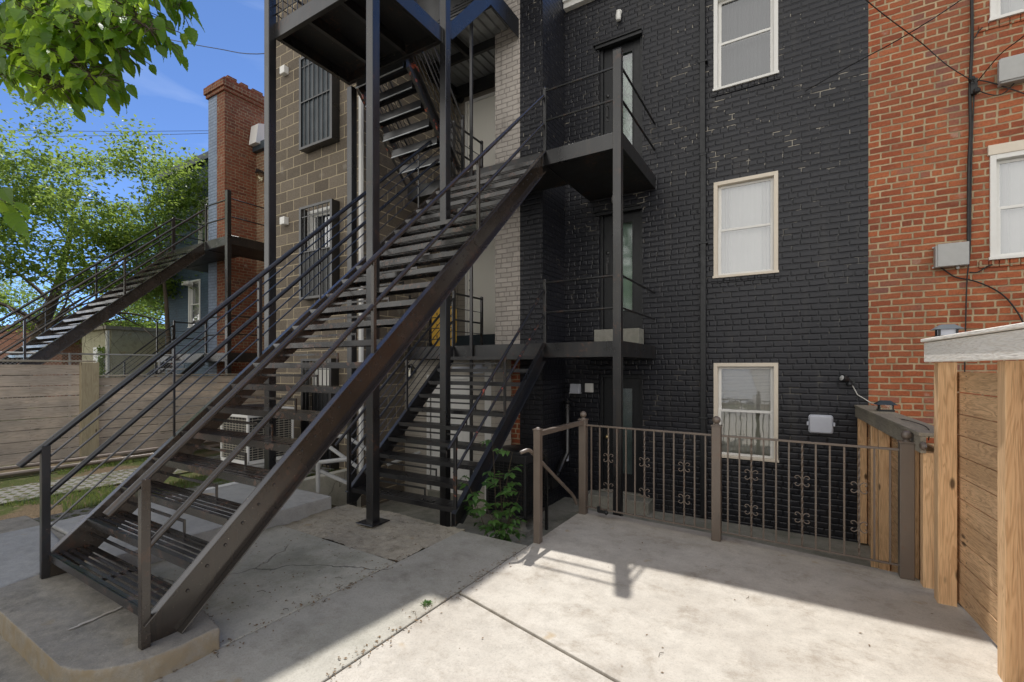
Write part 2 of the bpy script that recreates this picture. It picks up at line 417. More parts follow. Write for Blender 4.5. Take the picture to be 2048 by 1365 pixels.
def mat_plain(name, colr, rough=0.5, var=0.15, metal=0.0, bump=0.0015, sc=20, dirt=None):
    N = NT(name); p = N.pos(); n = N.noise(p, sc, 4); n2 = N.noise(p, 2.5, 4)
    c = N.mix(N.rng(n, 0.3, 0.75, 0.0, var), colr, tuple(q*0.6 for q in colr))
    if dirt: c = N.mix(N.rng(n2, 0.45, 0.75, 0.0, 0.45), c, dirt)
    return N.fin(c, N.rng(n, 0.3, 0.7, max(rough-0.06, 0.03), rough+0.1), N.bump(n, bump, 0.6) if bump else None, metal=metal)

def mat_glass(name, tint=(1,1,1), refl=0.16, rough=0.02):
    N = NT(name); g = N.n('ShaderNodeBsdfGlossy'); g.inputs['Roughness'].default_value = rough; N.set(g.inputs[0], (0.95, 0.97, 1.0))
    tr = N.n('ShaderNodeBsdfTransparent'); N.set(tr.inputs[0], tint)
    fr = N.n('ShaderNodeFresnel'); fr.inputs[0].default_value = 1.5
    nb = N.bump(N.noise(N.pos(), 2.2, 2), 0.05, 0.05); N.t.links.new(nb, g.inputs['Normal'])
    f = N.math('MINIMUM', N.math('MULTIPLY_ADD', fr.outputs[0], 1.6, refl-0.06), 1.0)
    m = N.n('ShaderNodeMixShader'); N.t.links.new(f, m.inputs[0]); N.t.links.new(tr.outputs[0], m.inputs[1]); N.t.links.new(g.outputs[0], m.inputs[2])
    N.t.links.new(m.outputs[0], N.out.inputs[0]); return N.m

def mat_leaf(name, dark, light, trans=0.5, yellow=(0.22,0.24,0.03)):
    N = NT(name); g = N.n('ShaderNodeNewGeometry'); r = g.outputs['Random Per Island']
    c = N.ramp(r, [(0.0, dark), (0.65, light), (1.0, yellow)])
    c = N.mix(N.rng(N.noise(N.pos(), 30, 2), 0.3, 0.7, 0.0, 0.3), c, tuple(q*0.6 for q in dark))
    N.set(N.b.inputs['Base Color'], c); N.b.inputs['Roughness'].default_value = 0.42
    t = N.n('ShaderNodeBsdfTranslucent'); tc_ = N.mix(0.6, c, tuple(min(1, q*2.8) for q in yellow)); N.t.links.new(tc_, t.inputs[0])
    m = N.n('ShaderNodeMixShader'); m.inputs[0].default_value = trans
    N.t.links.new(N.b.outputs[0], m.inputs[1]); N.t.links.new(t.outputs[0], m.inputs[2]); N.t.links.new(m.outputs[0], N.out.inputs[0]); return N.m

def mat_siding(name, colr, step=0.11):
    N = NT(name); p = N.pos(); x, y, z = N.sep(p)
    f = N.math('FRACT', N.math('DIVIDE', N.math('ADD', z, 20.0), step))
    n = N.noise(p, 30, 4)
    c = N.mix(N.rng(f, 0.90, 0.99, 0.0, 0.8), colr, tuple(q*0.2 for q in colr))
    c = N.mix(N.rng(n, 0.4, 0.8, 0.0, 0.25), c, tuple(q*0.5 for q in colr))
    return N.fin(c, 0.6, N.bump(N.math('MULTIPLY', f, -1.0), 0.02, 0.8))

M = {}
M['black_brick'] = mat_painted_brick('black painted brick', (0.0064,0.0070,0.0115), (0.0135,0.0140,0.0195), chips=0.7)
M['grey_brick'] = mat_painted_brick('grey painted brick', (0.40,0.36,0.325), (0.47,0.425,0.385), rough=0.6)
M['blue_brick'] = mat_painted_brick('blue painted brick', (0.045,0.075,0.115), (0.06,0.10,0.145), rough=0.6, chips=0.5)
M['pale_brick'] = mat_painted_brick('pale blue painted brick', (0.17,0.22,0.31), (0.22,0.27,0.36), rough=0.6, chips=0.6)
M['red_brick'] = mat_red_brick('orange red brick', [(0.22,0.070,0.042),(0.36,0.100,0.046),(0.47,0.150,0.066),(0.28,0.125,0.10)], mortar=(0.50,0.38,0.24), mort=0.0088)
M['old_brick'] = mat_red_brick('old brown red brick', [(0.13,0.05,0.035),(0.22,0.07,0.04),(0.28,0.10,0.055),(0.17,0.08,0.06)], mortar=(0.33,0.25,0.16))
M['tan_brick'] = mat_red_brick('weathered tan brick', [(0.17,0.09,0.055),(0.24,0.12,0.07),(0.30,0.17,0.10),(0.2,0.1,0.06)], mortar=(0.36,0.29,0.19), mort=0.012)
M['cmu'] = mat_cmu('dark concrete block')
M['pad'] = mat_concrete('pale patio concrete', (0.44,0.40,0.345), (0.57,0.53,0.465), dirt=(0.25,0.205,0.155), dirtamt=0.7)
M['slab'] = mat_concrete('grey slab concrete', (0.40,0.375,0.32), (0.48,0.455,0.395), dirt=(0.18,0.155,0.115), dirtamt=0.5, crack=0.9, green=0.15)
M['oldslab'] = mat_concrete('mossy grey slab concrete', (0.46,0.44,0.365), (0.54,0.51,0.43), dirt=(0.30,0.29,0.21), dirtamt=0.6, crack=0.5, green=0.3)
M['rough'] = mat_concrete('rough broken concrete', (0.40,0.355,0.275), (0.52,0.46,0.36), dirt=(0.16,0.135,0.09), dirtamt=0.8, scale=3.0, crack=0.5)
M['curb'] = mat_concrete('weathered curb concrete', (0.27,0.25,0.215), (0.36,0.325,0.265), dirt=(0.13,0.12,0.095), dirtamt=0.7, scale=1.8, side=(0.30,0.235,0.145))
M['walk'] = mat_concrete('pale walkway concrete', (0.34,0.34,0.33), (0.44,0.43,0.41), dirt=(0.2,0.2,0.18), dirtamt=0.4)
M['floor'] = mat_concrete('well floor concrete', (0.26,0.25,0.22), (0.36,0.345,0.30), dirt=(0.09,0.10,0.07), dirtamt=0.6, green=0.25)
M['joint'] = mat_concrete('dirty joint', (0.05,0.043,0.032), (0.09,0.075,0.055), dirtamt=0.5)
M['steel'] = mat_steel('black painted steel')
M['steel_bounce_tint'] = mat_steel('black steel with painted patio bounce', base=(0.028,0.021,0.016), worn=(0.09,0.066,0.047), rust=0.2, rough=0.22)  # brown base stands in for the sunlit patio reflected in the black paint
M['steel_t'] = mat_steel('worn tread steel', base=(0.014,0.0125,0.012), worn=(0.09,0.062,0.045), rust=0.5, rough=0.2, chip=(0.085,0.05,0.038))
M['steel_c'] = mat_steel('chipped black steel', rust=0.28, worn=(0.12,0.095,0.065))
M['steel_p'] = mat_steel('black steel with red primer chips', rust=0.5, chip=(0.42,0.10,0.055))
M['bronze'] = mat_steel('bronze painted fence steel', base=(0.125,0.098,0.078), worn=(0.24,0.18,0.125), rust=0.25, rough=0.38)
M['under'] = mat_steel('dark soffit plate', base=(0.008,0.008,0.009), rust=0.35, rough=0.6)
M['beige_metal'] = mat_plain('beige grille metal', (0.40,0.37,0.31), 0.5, 0.2)
M['galv'] = mat_plain('galvanised deck', (0.42,0.44,0.45), 0.45, 0.35, metal=0.6, sc=6)
M['white'] = mat_plain('white vinyl', (0.78,0.77,0.74), 0.4, 0.08, bump=0)
M['cream'] = mat_plain('cream aluminium casing', (0.72,0.64,0.53), 0.45, 0.10)
M['door_white'] = mat_plain('white door paint', (0.90,0.87,0.79), 0.4, 0.06, sc=4, bump=0)
M['black'] = mat_plain('satin black', (0.012,0.013,0.015), 0.4, 0.2)
M['navy'] = mat_plain('dark screen', (0.035,0.05,0.062), 0.45, 0.35, sc=3)
M['brass'] = mat_plain('brass', (0.55,0.42,0.22), 0.25, 0.1, metal=1.0)
M['grey_metal'] = mat_plain('grey enclosure', (0.42,0.42,0.41), 0.45, 0.12)
M['plastic'] = mat_plain('pale grey plastic', (0.55,0.57,0.64), 0.35, 0.08)
M['yellow'] = mat_plain('yellow plastic', (0.62,0.36,0.04), 0.4, 0.12)
M['blind'] = mat_plain('blind slats', (0.74,0.73,0.68), 0.6, 0.05, sc=5)
M['curtain'] = mat_plain('grey white curtain', (0.56,0.56,0.54), 0.8, 0.12, sc=3)
M['curtain_d'] = mat_plain('dim curtain', (0.085,0.088,0.09), 0.85, 0.5, sc=2.2)
M['cable'] = mat_plain('black cable', (0.015,0.014,0.014), 0.5, 0.1)
M['cable_w'] = mat_plain('white cable', (0.6,0.58,0.54), 0.5, 0.1)
M['glass'] = mat_glass('window glass', refl=0.22)
M['glass_r'] = mat_glass('upper window glass', refl=0.17)
M['glass_d'] = mat_glass('door glass', tint=(0.8,0.92,0.85), refl=0.2, rough=0.12)
M['lamp_glass'] = mat_glass('lantern glass', tint=(0.9,0.86,0.7), refl=0.2)
M['wood_l'] = mat_wood('grey weathered fence board', [(0.72,0.60,0.48),(0.60,0.51,0.42),(0.34,0.26,0.20)], 'y', board=0.1803, grey=0.42)
M['wood_lp'] = mat_wood('pale fence post', [(0.46,0.39,0.26),(0.42,0.36,0.24),(0.30,0.24,0.15)], 'z', board=0, board_axis='y')
M['wood_r'] = mat_wood('brown fence board', [(0.84,0.56,0.32),(0.62,0.40,0.22),(0.36,0.20,0.10)], 'y', board=0.15, grey=0.12)
M['wood_p'] = mat_wood('honey fence post', [(0.90,0.62,0.36),(0.82,0.54,0.30),(0.50,0.27,0.13)], 'z', board=0, board_axis='y')
M['wood_g'] = mat_wood('silvery grey rail', [(0.42,0.37,0.29),(0.36,0.32,0.25),(0.21,0.18,0.13)], 'y', board=0, board_axis='z', grey=0.5)
M['wood_w'] = mat_wood('bleached beam', [(0.93,0.89,0.82),(0.91,0.87,0.80),(0.74,0.66,0.56)], 'y', board=0, board_axis='z', knot=0.5)
M['leaf_far'] = mat_leaf('tree leaf', (0.026,0.070,0.014), (0.095,0.170,0.026), 0.48, (0.19,0.25,0.045))
M['leaf_near'] = mat_leaf('branch leaf', (0.05,0.12,0.014), (0.11,0.23,0.02), 0.52, (0.24,0.34,0.03))
M['leaf_weed'] = mat_leaf('sapling leaf', (0.04,0.10,0.022), (0.075,0.165,0.035), 0.3, (0.11,0.22,0.05))
M['bark'] = mat_plain('bark', (0.10,0.075,0.055), 0.9, 0.5, bump=0.02, sc=14)
M['twig'] = mat_plain('twig bark', (0.10,0.08,0.05), 0.8, 0.3)
# ================================================================ SETTING
def mat_yard():
    N = NT('yard soil and grass'); p = N.pos()
    n1 = N.noise(p, 1.1, 5); n2 = N.noise(p, 30, 5, 0.7); n3 = N.noise(p, 8, 4)
    c = N.mix(N.rng(n1, 0.42, 0.58), (0.060,0.075,0.022), (0.13,0.095,0.06))
    c = N.mix(N.rng(n2, 0.4, 0.7, 0, 0.6), c, (0.035,0.03,0.018)); c = N.mix(N.rng(n3, 0.55, 0.7, 0, 0.5), c, (0.17,0.13,0.085))
    return N.fin(c, 0.95, N.bump(n2, 0.03, 1.0), spec=0.1)
def mat_paver():
    N = NT('grid paver'); p = N.pos(); x, y, z = N.sep(p)
    row = N.math('FLOOR', N.math('DIVIDE', y, 0.11)); xo = N.math('ADD', N.math('DIVIDE', x, 0.2), N.math('MULTIPLY', N.math('MODULO', row, 2.0), 0.5))
    fx = N.math('ABSOLUTE', N.math('SUBTRACT', N.math('FRACT', xo), 0.5)); fy = N.math('ABSOLUTE', N.math('SUBTRACT', N.math('FRACT', N.math('DIVIDE', y, 0.11)), 0.5))
    d = N.math('ADD', N.math('MULTIPLY', fx, 1.4), N.math('MULTIPLY', fy, 1.1))
    f = N.math('MULTIPLY', N.rng(d, 0.40, 0.52), N.rng(N.noise(p, 2.2, 6, 0.8), 0.36, 0.50))
    c = N.mix(N.rng(N.noise(p, 40, 4), 0.3, 0.7), (0.20,0.195,0.18), (0.12,0.115,0.10))
    g = N.mix(N.rng(N.noise(p, 25, 3), 0.4, 0.6), (0.05,0.07,0.02), (0.10,0.08,0.05))
    return N.fin(N.mix(f, g, c), 0.95, N.bump(f, 0.02, 1.0), spec=0.15)
M['yard'] = mat_yard(); M['paver'] = mat_paver()
M['grass'] = mat_leaf('grass blade', (0.03,0.07,0.012), (0.06,0.12,0.02), 0.3, (0.14,0.16,0.04))
M['litter'] = mat_plain('dry leaf litter', (0.20,0.13,0.07), 0.9, 0.5)

m = MB()       # ground sheet with the sunken area cut out of it
HX0, HX1, HY0, HY1 = -6.15, 0.95, 3.90, 12.0
zz = -0.03
for (a,b,c,d) in ((-400,HX0,-300,500),(HX1,400,-300,500),(HX0,HX1,-300,HY0),(HX0,HX1,HY1,500)):
    m.quad((a,c,zz),(b,c,zz),(b,d,zz),(a,d,zz))
tag(m.build('ground', M['yard']), kind='structure')
m = MB(); m.box(HX0,HX1,HY0,HY1,-0.75,-0.65)
tag(m.build('sunken_area_floor', M['floor']), kind='structure')
m = MB()
m.box(-6.30,-6.15,3.73,5.35,-0.65,0.05)
tag(m.build('retaining_wall', M['oldslab'], bevel=0.01), label='low mossy concrete retaining wall beside the sunken basement area', cat='wall')

def slab(name, poly, z1, z0, mat, bev=0.008):
    m = MB(); m.prism(poly, 'z', z0, z1); o = m.build(name, M[mat], bevel=bev); tag(o, kind='structure'); return o
slab('patio', [(-2.192,2.845),(-0.83,2.485),(1.14,1.97),(1.14,2.4),(1.02,4.45),(0.93,4.78),(0.80,4.98),(-0.6,5.18),(-2.192,5.28)], 0.0, -0.66, 'pad')
slab('driveway', [(-2.192,-6),(3.2,-6),(3.2,1.40),(1.14,1.955),(-0.83,2.468),(-2.192,2.828)], -0.004, -0.2, 'pad')
slab('pavement', [(-2.995,-6),(-2.206,-6),(-2.206,3.93),(-2.995,3.93)], -0.003, -0.66, 'slab')
slab('pavement', [(-4.80,1.3),(-3.010,1.3),(-3.010,3.005),(-4.80,3.06)], -0.005, -0.3, 'oldslab')
m = MB(); random.seed(3)
def grid(m, x0,x1,y0,y1,nx,ny,zf):
    b = len(m.v)
    for j in range(ny+1):
        for i in range(nx+1):
            x = x0+(x1-x0)*i/nx; y = y0+(y1-y0)*j/ny; m.v.append((x,y,zf(x,y,i,j)))
    for j in range(ny):
        for i in range(nx):
            a = b+j*(nx+1)+i; m.f.append((a,a+1,a+nx+2,a+nx+1))
grid(m, -4.82,-3.00,3.03,4.02,60,34, lambda x,y,i,j: -0.012+random.uniform(-.006,.008)+0.012*math.sin(x*5+y*7)-(0.66 if j==34 else 0)*(1) )
tag(m.build('broken_pavement', M['rough'], smooth=True), kind='structure')
slab('pavement', [(-12,-6),(-3.010,-6),(-3.010,1.28),(-12,1.28)], -0.012, -0.3, 'curb')
slab('joint_bed', [(-3.0,-6),(0.93,-6),(0.93,4.9),(-2.21,4.9),(-2.21,3.92),(-3.2,3.92),(-3.2,2.9),(-3.0,2.9)], -0.05, -0.3, 'joint', 0)
# landing slab under the stair foot, rounded front corner
cx, cy, rr = -3.36, 1.26, 0.38
arc = [(cx+rr*math.cos(R(t)), cy+rr*math.sin(R(t))) for t in range(-90, 1, 10)]
slab('landing_slab', [(-7,0.90),(-4.6,0.88)] + [(a, b) for a, b in arc] + [(-2.985,1.52),(-3.4,1.60),(-7,1.60)], 0.13, -0.3, 'curb', 0)
slab('walkway', [(-6.42,1.62),(-4.80,1.62),(-4.80,3.73),(-6.42,3.76)], 0.145, -0.66, 'walk', 0.012)
slab('walkway', [(-6.42,0.93),(-4.83,0.93),(-4.95,1.30),(-5.4,1.5),(-6.42,1.605)], 0.138, 0.0, 'walk', 0.003)
rough_tex = bpy.data.textures.new('chipping', 'CLOUDS'); rough_tex.noise_scale = 0.09; rough_tex.noise_depth = 4
def erode(o, vox=.013, st=.014):
    r = o.modifiers.new('remesh', 'REMESH'); r.mode = 'VOXEL'; r.voxel_size = vox; r.use_smooth_shade = True
    d = o.modifiers.new('chips', 'DISPLACE'); d.texture = rough_tex; d.strength = st; d.mid_level = 0.55; d.texture_coords = 'GLOBAL'
erode(bpy.data.objects['landing_slab'])
for o in list(bpy.data.objects):
    if o.name.startswith('walkway'): o.modifiers.clear(); erode(o, .018, .010)
m = MB(); a_, b_ = PZ(138,1262,.13), PZ(400,1148,.13); N_ = 60; rj_ = random.Random(4); b0_ = len(m.v)
for k in range(N_+1):
    p = a_.lerp(b_, k/N_); w_ = .010+.022*rj_.random()
    m.v += [(p.x-w_*.4, p.y-w_, .1375), (p.x+w_*.4, p.y+w_, .1375)]
for k in range(N_): m.f.append((2*k, 2*k+1, 2*k+3, 2*k+2))
tag(m.build('mortar_patch', M['pad']), kind='structure')
# grid paver strips + edging
m = MB(); m.box(-7.35,-6.62,-2,5.2,-0.06,0.0); m.box(-9.6,-8.5,-2,5.2,-0.06,-0.004)
tag(m.build('path', M['paver']), kind='structure')
m = MB(); m.tube([(-6.50,-0.5,0.06),(-6.52,1.6,0.06),(-6.62,2.6,0.05),(-6.80,4.3,0.04)], 0.055, 10)
tag(m.build('edging_pipe', M['white'], smooth=True), 'long white plastic pipe lying as edging between walkway and grass', 'pipe')

# grass, litter
def scatter_stuff(name, n, zone, mk, mat, lab, cat):
    m = MB()
    for i in range(n): mk(m, *zone())
    tag(m.build(name, mat), lab, cat, kind='stuff')
def blade(m, x, y, z):
    h = random.uniform(.03,.09); a = random.uniform(0,6.3); w = random.uniform(.003,.006)
    lx, ly = math.cos(a)*h*.5, math.sin(a)*h*.5; px, py = -math.sin(a)*w, math.cos(a)*w
    n = len(m.v); m.v += [(x-px,y-py,z),(x+px,y+py,z),(x+lx,y+ly,z+h)]; m.f.append((n,n+1,n+2))
from mathutils import noise as mnoise
def yardz():
    while True:
        x = -6.6-abs(random.random())**1.3*4.1; y = random.uniform(-.5,5.2)
        if mnoise.noise(Vector((x*.9,y*.9,0))) > -0.15 + (0.35 if (-7.35 < x < -6.62 or x < -8.5) else 0): return x, y, -0.03
random.seed(11)
scatter_stuff('grass', 16000, yardz, blade, M['grass'], 'patchy short green grass between the paver strips and the fence', 'grass')
def litter(m, x, y, z):
    s = random.uniform(.004,.014); a = random.uniform(0,6.3); c, d = math.cos(a)*s, math.sin(a)*s
    e = random.uniform(.3,.6); t = random.uniform(0,.008)
    m.quad((x-c,y-d,z),(x+d*e,y-c*e,z+t),(x+c,y+d,z+t*.6),(x-d*e,y+c*e,z+.002))
def litz():
    r = random.random()
    if r < .45: return random.uniform(-10.7,-6.6), random.uniform(0,5.2), -0.005
    if r < .60: return random.uniform(-6.0,-2.6), random.uniform(4.2,6.8), -0.645
    if r < .76: return random.uniform(-4.7,-3.0), random.uniform(1.6,3.95), 0.003
    if r < .86: return -2.2+random.gauss(0,.04), random.uniform(1.0,3.9), 0.002
    if r < .975: return -3.0+random.gauss(0,.05), random.uniform(0.9,3.2), 0.002
    return random.uniform(-3.0,.9), random.uniform(1.2,5.0), 0.003
scatter_stuff('leaf_litter', 2100, litz, litter, M['litter'], 'small dry leaves and bits scattered over yard and concrete', 'leaf litter')
def twigs(m, x, y, z):
    a = random.uniform(0,6.3); l = random.uniform(.02,.07)
    m.tube([(x,y,z+.003),(x+math.cos(a)*l*.5,y+math.sin(a)*l*.5,z+.006),(x+math.cos(a+.4)*l,y+math.sin(a+.4)*l,z+.003)], 0.0016, 4)
scatter_stuff('fallen_twigs', 120, litz, twigs, M['twig'], 'thin dry twigs fallen on the concrete slabs', 'twigs')

# ================================================================ HOUSES
FY = 7.80
def window(par, x0, x1, z0, z1, Y, cas='cream', kind='curtain', glass='glass', cw=0.055):
    m = MB(); d = 0.025; t = 0.11
    for a, b, c, e in ((x0,x0+cw,z0,z1),(x1-cw,x1,z0,z1),(x0+cw,x1-cw,z1-cw,z1)): m.box(a,b,Y-d,Y+t,c,e)
    m.box(x0-.012,x1+.012,Y-.045,Y+t,z0-.0,z0+.035)
    w = m.build('window', M[cas], par, bevel=0.003)
    a0, a1, c0, c1 = x0+cw+.002, x1-cw-.002, z0+.037, z1-cw-.002; mid = (c0+c1)/2; s = 0.045
    for lo, hi, yy in ((mid-.018, c1, Y+.055), (c0, mid+.022, Y+.022)):
        m = MB()
        m.box(a0,a0+s,yy,yy+.032,lo,hi); m.box(a1-s,a1,yy,yy+.032,lo,hi)
        m.box(a0+s,a1-s,yy+.001,yy+.031,lo,lo+s*.8); m.box(a0+s,a1-s,yy+.001,yy+.031,hi-s*.8,hi)
        m.build('sash', M['white'], w, bevel=0.003)
        m = MB(); m.quad((a0+s-.003,yy+.015,lo+.02),(a1-s+.003,yy+.015,lo+.02),(a1-s+.003,yy+.015,hi-.02),(a0+s-.003,yy+.015,hi-.02))
        m.build('pane', M[glass], w)
    yb = Y+.14; m = MB()
    if kind == 'blind':
        z = c1
        top = True
        while z > mid-.02:
            m.quad((a0,yb+.012,z),(a1,yb+.012,z-.002*random.random()),(a1,yb-.006,z-.020),(a0,yb-.006,z-.020+.004*random.random())); z -= .0215
        m.build('blind', M['blind'], w)
        m = MB()
        for k in range(40): x = a0+(a1-a0)*k/39; m.v += [(x,yb+.05+.008*math.sin(k*1.7),c0),(x,yb+.05+.008*math.sin(k*1.7+.5),mid)]
        for k in range(39): m.f.append((2*k,2*k+2,2*k+3,2*k+1))
        m.build('curtain', M['curtain_g'], w, smooth=True)
    elif kind == 'curtain':
        for k in range(70):
            x = a0-.02+(a1-a0+.04)*k/69; f = .016*math.sin(k*.9)+.007*math.sin(k*2.3)
            if .22 < (k/69) < .78: f *= .15
            m.v += [(x,yb+f,c0),(x,yb+f*.8,c1)]
        for k in range(69): m.f.append((2*k,2*k+2,2*k+3,2*k+1))
        m.build('curtain', M['curtain'], w, smooth=True)
    elif kind == 'dim':
        for k in range(70):
            x = a0-.02+(a1-a0+.04)*k/69; f = .014*math.sin(k*.8)+.009*math.sin(k*2.1)
            m.v += [(x,yb+.05+f,c0),(x,yb+.05+f*.5,c1)]
        for k in range(69): m.f.append((2*k,2*k+2,2*k+3,2*k+1))
        m.build('curtain', M['curtain_d'], w, smooth=True)
    return w
M['curtain_g'] = mat_plain('greenish cream curtain', (0.42,0.43,0.36), 0.8, 0.2, sc=3)

def sill(m, x0, x1, z, Y, n, h=0.075, mat=None):
    wd = (x1-x0)/n
    for k in range(n):
        j = random.uniform(-.002,.002)
        m.box(x0+k*wd+.003, x0+(k+1)*wd-.003, Y-.018+j, Y+.05, z-h+j, z+j)

# ---- the black painted house
WX0, WX1 = -1.10, -0.237
wins = [(WX0-.004,WX1+.004,0.33,1.765),(WX0-.004,WX1+.004,3.06,4.53),(WX0-.004,WX1+.004,5.925,7.37)]
DX0, DX1 = -2.95, -2.20
doors = [(DX0,DX1,-0.43,1.57),(DX0,DX1,2.36,4.40),(DX0,DX1,5.09,7.30)]
bh = empty('black_house', (-1.4,FY,-0.65), 'row house rear with black painted brick, white framed windows and dark glazed doors', 'house')
m = MB(); panel_y(m, FY, -3.60, 0.806, -0.66, 8.12, wins+doors, rev=0.13, ends=False)
m.box(-3.60,0.80,FY+.28,FY+6,-0.66,8.1)
# projecting chimney breast: right (black) part
m.quad((-3.60,6.92,-.66),(-3.60,FY,-.66),(-3.60,FY,9.6),(-3.60,6.92,9.6))
m.quad((-4.035,6.92,-.66),(-3.60,6.92,-.66),(-3.60,6.92,9.6),(-4.035,6.92,9.6))
m.quad((-4.54,6.92,9.6),(-3.60,6.92,9.6),(-3.60,8.4,9.6),(-4.54,8.4,9.6)); m.quad((-3.60,FY,8.1),(-3.60,8.4,8.1),(-3.60,8.4,9.6),(-3.60,FY,9.6))
wall = m.build('wall', M['black_brick'], bh)
for (a,b,c,d) in wins: m = MB(); sill(m, a-.03, b+.03, c, FY, 11); m.build('brick_sill', M['black_brick'], wall, bevel=0.004)
m = MB(); m.quad((-4.54,6.92,1.9),(-4.035,6.92,1.9),(-4.035,6.92,9.6),(-4.54,6.92,9.6)); m.quad((-4.54,6.92,1.9),(-4.54,6.92,9.6),(-4.54,7.9,9.6),(-4.54,7.9,1.9))
m.build('grey_pier', M['grey_brick'], bh)
m = MB(); m.quad((-4.54,6.92,-.66),(-4.035,6.92,-.66),(-4.035,6.92,1.9),(-4.54,6.92,1.9)); m.quad((-4.54,6.92,-.66),(-4.54,6.92,1.9),(-4.54,7.9,1.9),(-4.54,7.9,-.66))
m.build('bare_brick_strip', M['red_brick'], bh)
window(bh, WX0, WX1, 0.33, 1.765, FY, 'cream', 'blind')
window(bh, WX0, WX1, 3.06, 4.53, FY, 'cream', 'curtain')
window(bh, WX0, WX1, 5.925, 7.37, FY, 'white', 'dim', 'glass_r')
def lite_door(par, x0, x1, z0, z1, Y, handle='pull', glassmat='glass_d', curtain='leafy'):
    m = MB(); f = .05
    m.box(x0+.001,x0+f,Y-.06,Y+.04,z0,z1-.001); m.box(x1-f,x1-.001,Y-.06,Y+.04,z0,z1-.001); m.box(x0+f,x1-f,Y-.06,Y+.04,z1-f,z1-.001)
    m.box(x0-.03,x1+.03,Y-.16,Y-.07,z1-.045,z1+.02) if False else None
    a, b = x0+f+.003, x1-f-.003; g0, g1, h0, h1 = a+.17, b-.13, z0+.30, z1-.22
    m.box(a,g0,Y-.01,Y+.035,z0+.01,z1-f-.003); m.box(g1,b,Y-.01,Y+.035,z0+.01,z1-f-.003)
    m.box(g0,g1,Y-.009,Y+.034,z0+.01,h0); m.box(g0,g1,Y-.009,Y+.034,h1,z1-f-.003)
    for q in ((g0-.012,g0+.012,h0,h1),(g1-.012,g1+.012,h0,h1),(g0+.012,g1-.012,h0-.012,h0+.012),(g0+.012,g1-.012,h1-.012,h1+.012)): m.box(q[0],q[1],Y-.022,Y+.0,q[2],q[3])
    d = m.build('door', M['black'], par, bevel=0.003)
    MB().quad((g0,Y+.012,h0),(g1,Y+.012,h0),(g1,Y+.012,h1),(g0,Y+.012,h1)).build('door_glass', M[glassmat], d)
    MB().quad((g0-.05,Y+.12,h0-.1),(g1+.05,Y+.12,h0-.1),(g1+.05,Y+.12,h1+.1),(g0-.05,Y+.12,h1+.1)).build('door_curtain', M[curtain], d)
    m = MB()
    if handle == 'pull':
        hx = a+.07; hz = z0+.95
        m.box(hx-.02,hx+.02,Y-.018,Y-.009,hz-.05,hz+.30); m.tube([(hx,Y-.018,hz),(hx,Y-.065,hz),(hx,Y-.065,hz+.2),(hx,Y-.018,hz+.2)], .008, 8)
        m.lathe((hx,Y-.012,hz+.38), [(.026,0),(.026,.02),(.014,.028)], 14, (0,-1,0))
        m.build('handle', M['steel'], d, smooth=True)
    else:
        hx = a+.06; hz = z0+.92
        m.lathe((hx,Y-.01,hz), [(.03,0),(.03,.01),(.012,.015),(.012,.04),(.026,.05),(.028,.065),(.015,.078)], 16, (0,-1,0))
        m.lathe((hx,Y-.01,hz+.17), [(.028,0),(.028,.012),(.018,.02)], 16, (0,-1,0))
        m.build('handle', M['brass'], d, smooth=True)
    return d
def mat_leaf_reflection():  # reflected greenery painted as green mottling behind the upper door glass
    N = NT('backing painted with greenery reflection'); p = N.pos(); n = N.noise(p, 9, 4, 0.6, 1.5); n2 = N.noise(p, 4, 3)
    c = N.mix(N.rng(n, 0.42, 0.6), (0.05,0.10,0.045), (0.34,0.42,0.33)); c = N.mix(N.rng(n2, 0.5, 0.7, 0, .6), c, (0.32,0.36,0.42))
    return N.fin(c, 0.5)
M['leafy'] = mat_leaf_reflection(); M['mint'] = mat_plain('pale green obscure backing', (0.34,0.42,0.36), 0.5, 0.35, sc=5); M['slate'] = mat_plain('grey obscure backing', (0.20,0.22,0.25), 0.5, 0.5, sc=6)
lite_door(bh, DX0, DX1, -0.43, 1.57, FY+.10, 'knob', curtain='slate')
lite_door(bh, DX0, DX1, 2.36, 4.40, FY+.10, 'pull', curtain='mint')
lite_door(bh, DX0, DX1, 5.09, 7.30, FY+.10, 'pull', curtain='leafy')
for (a,b,c,d) in doors[1:]: m = MB(); m.box(a-.06,b+.0,FY-.045,FY+.03,d-.075,d-.02); m.box(a-.09,b+.0,FY-.07,FY+.03,d-.02,d+.0); m.build('door_head', M['black'], bh, bevel=0.004)
# cornice and roof edge
m = MB(); m.box(-3.59,0.80,FY-.10,FY+.05,8.125,8.27); m.box(-3.59,0.80,FY-.14,FY-.10,8.225,8.30)
m.build('cornice', M['white'], bh, bevel=0.004)
m = MB()
for k in range(44): x = -3.58+k*.1; m.box(x,x+.05,FY-.05,FY+2.0,8.30,8.345)
m.box(-3.59,0.80,FY-.06,FY+6,8.275,8.318)
m.build('roof', M['galv'], bh)
m = MB(); m.box(-3.12,-2.02,FY-.30,FY+.02,-0.66,-0.45); m.box(DX0-.02,DX1+.02,FY-.02,FY+.12,-0.45,-0.425)
m.build('door_step', M['floor'], bh, bevel=0.012)

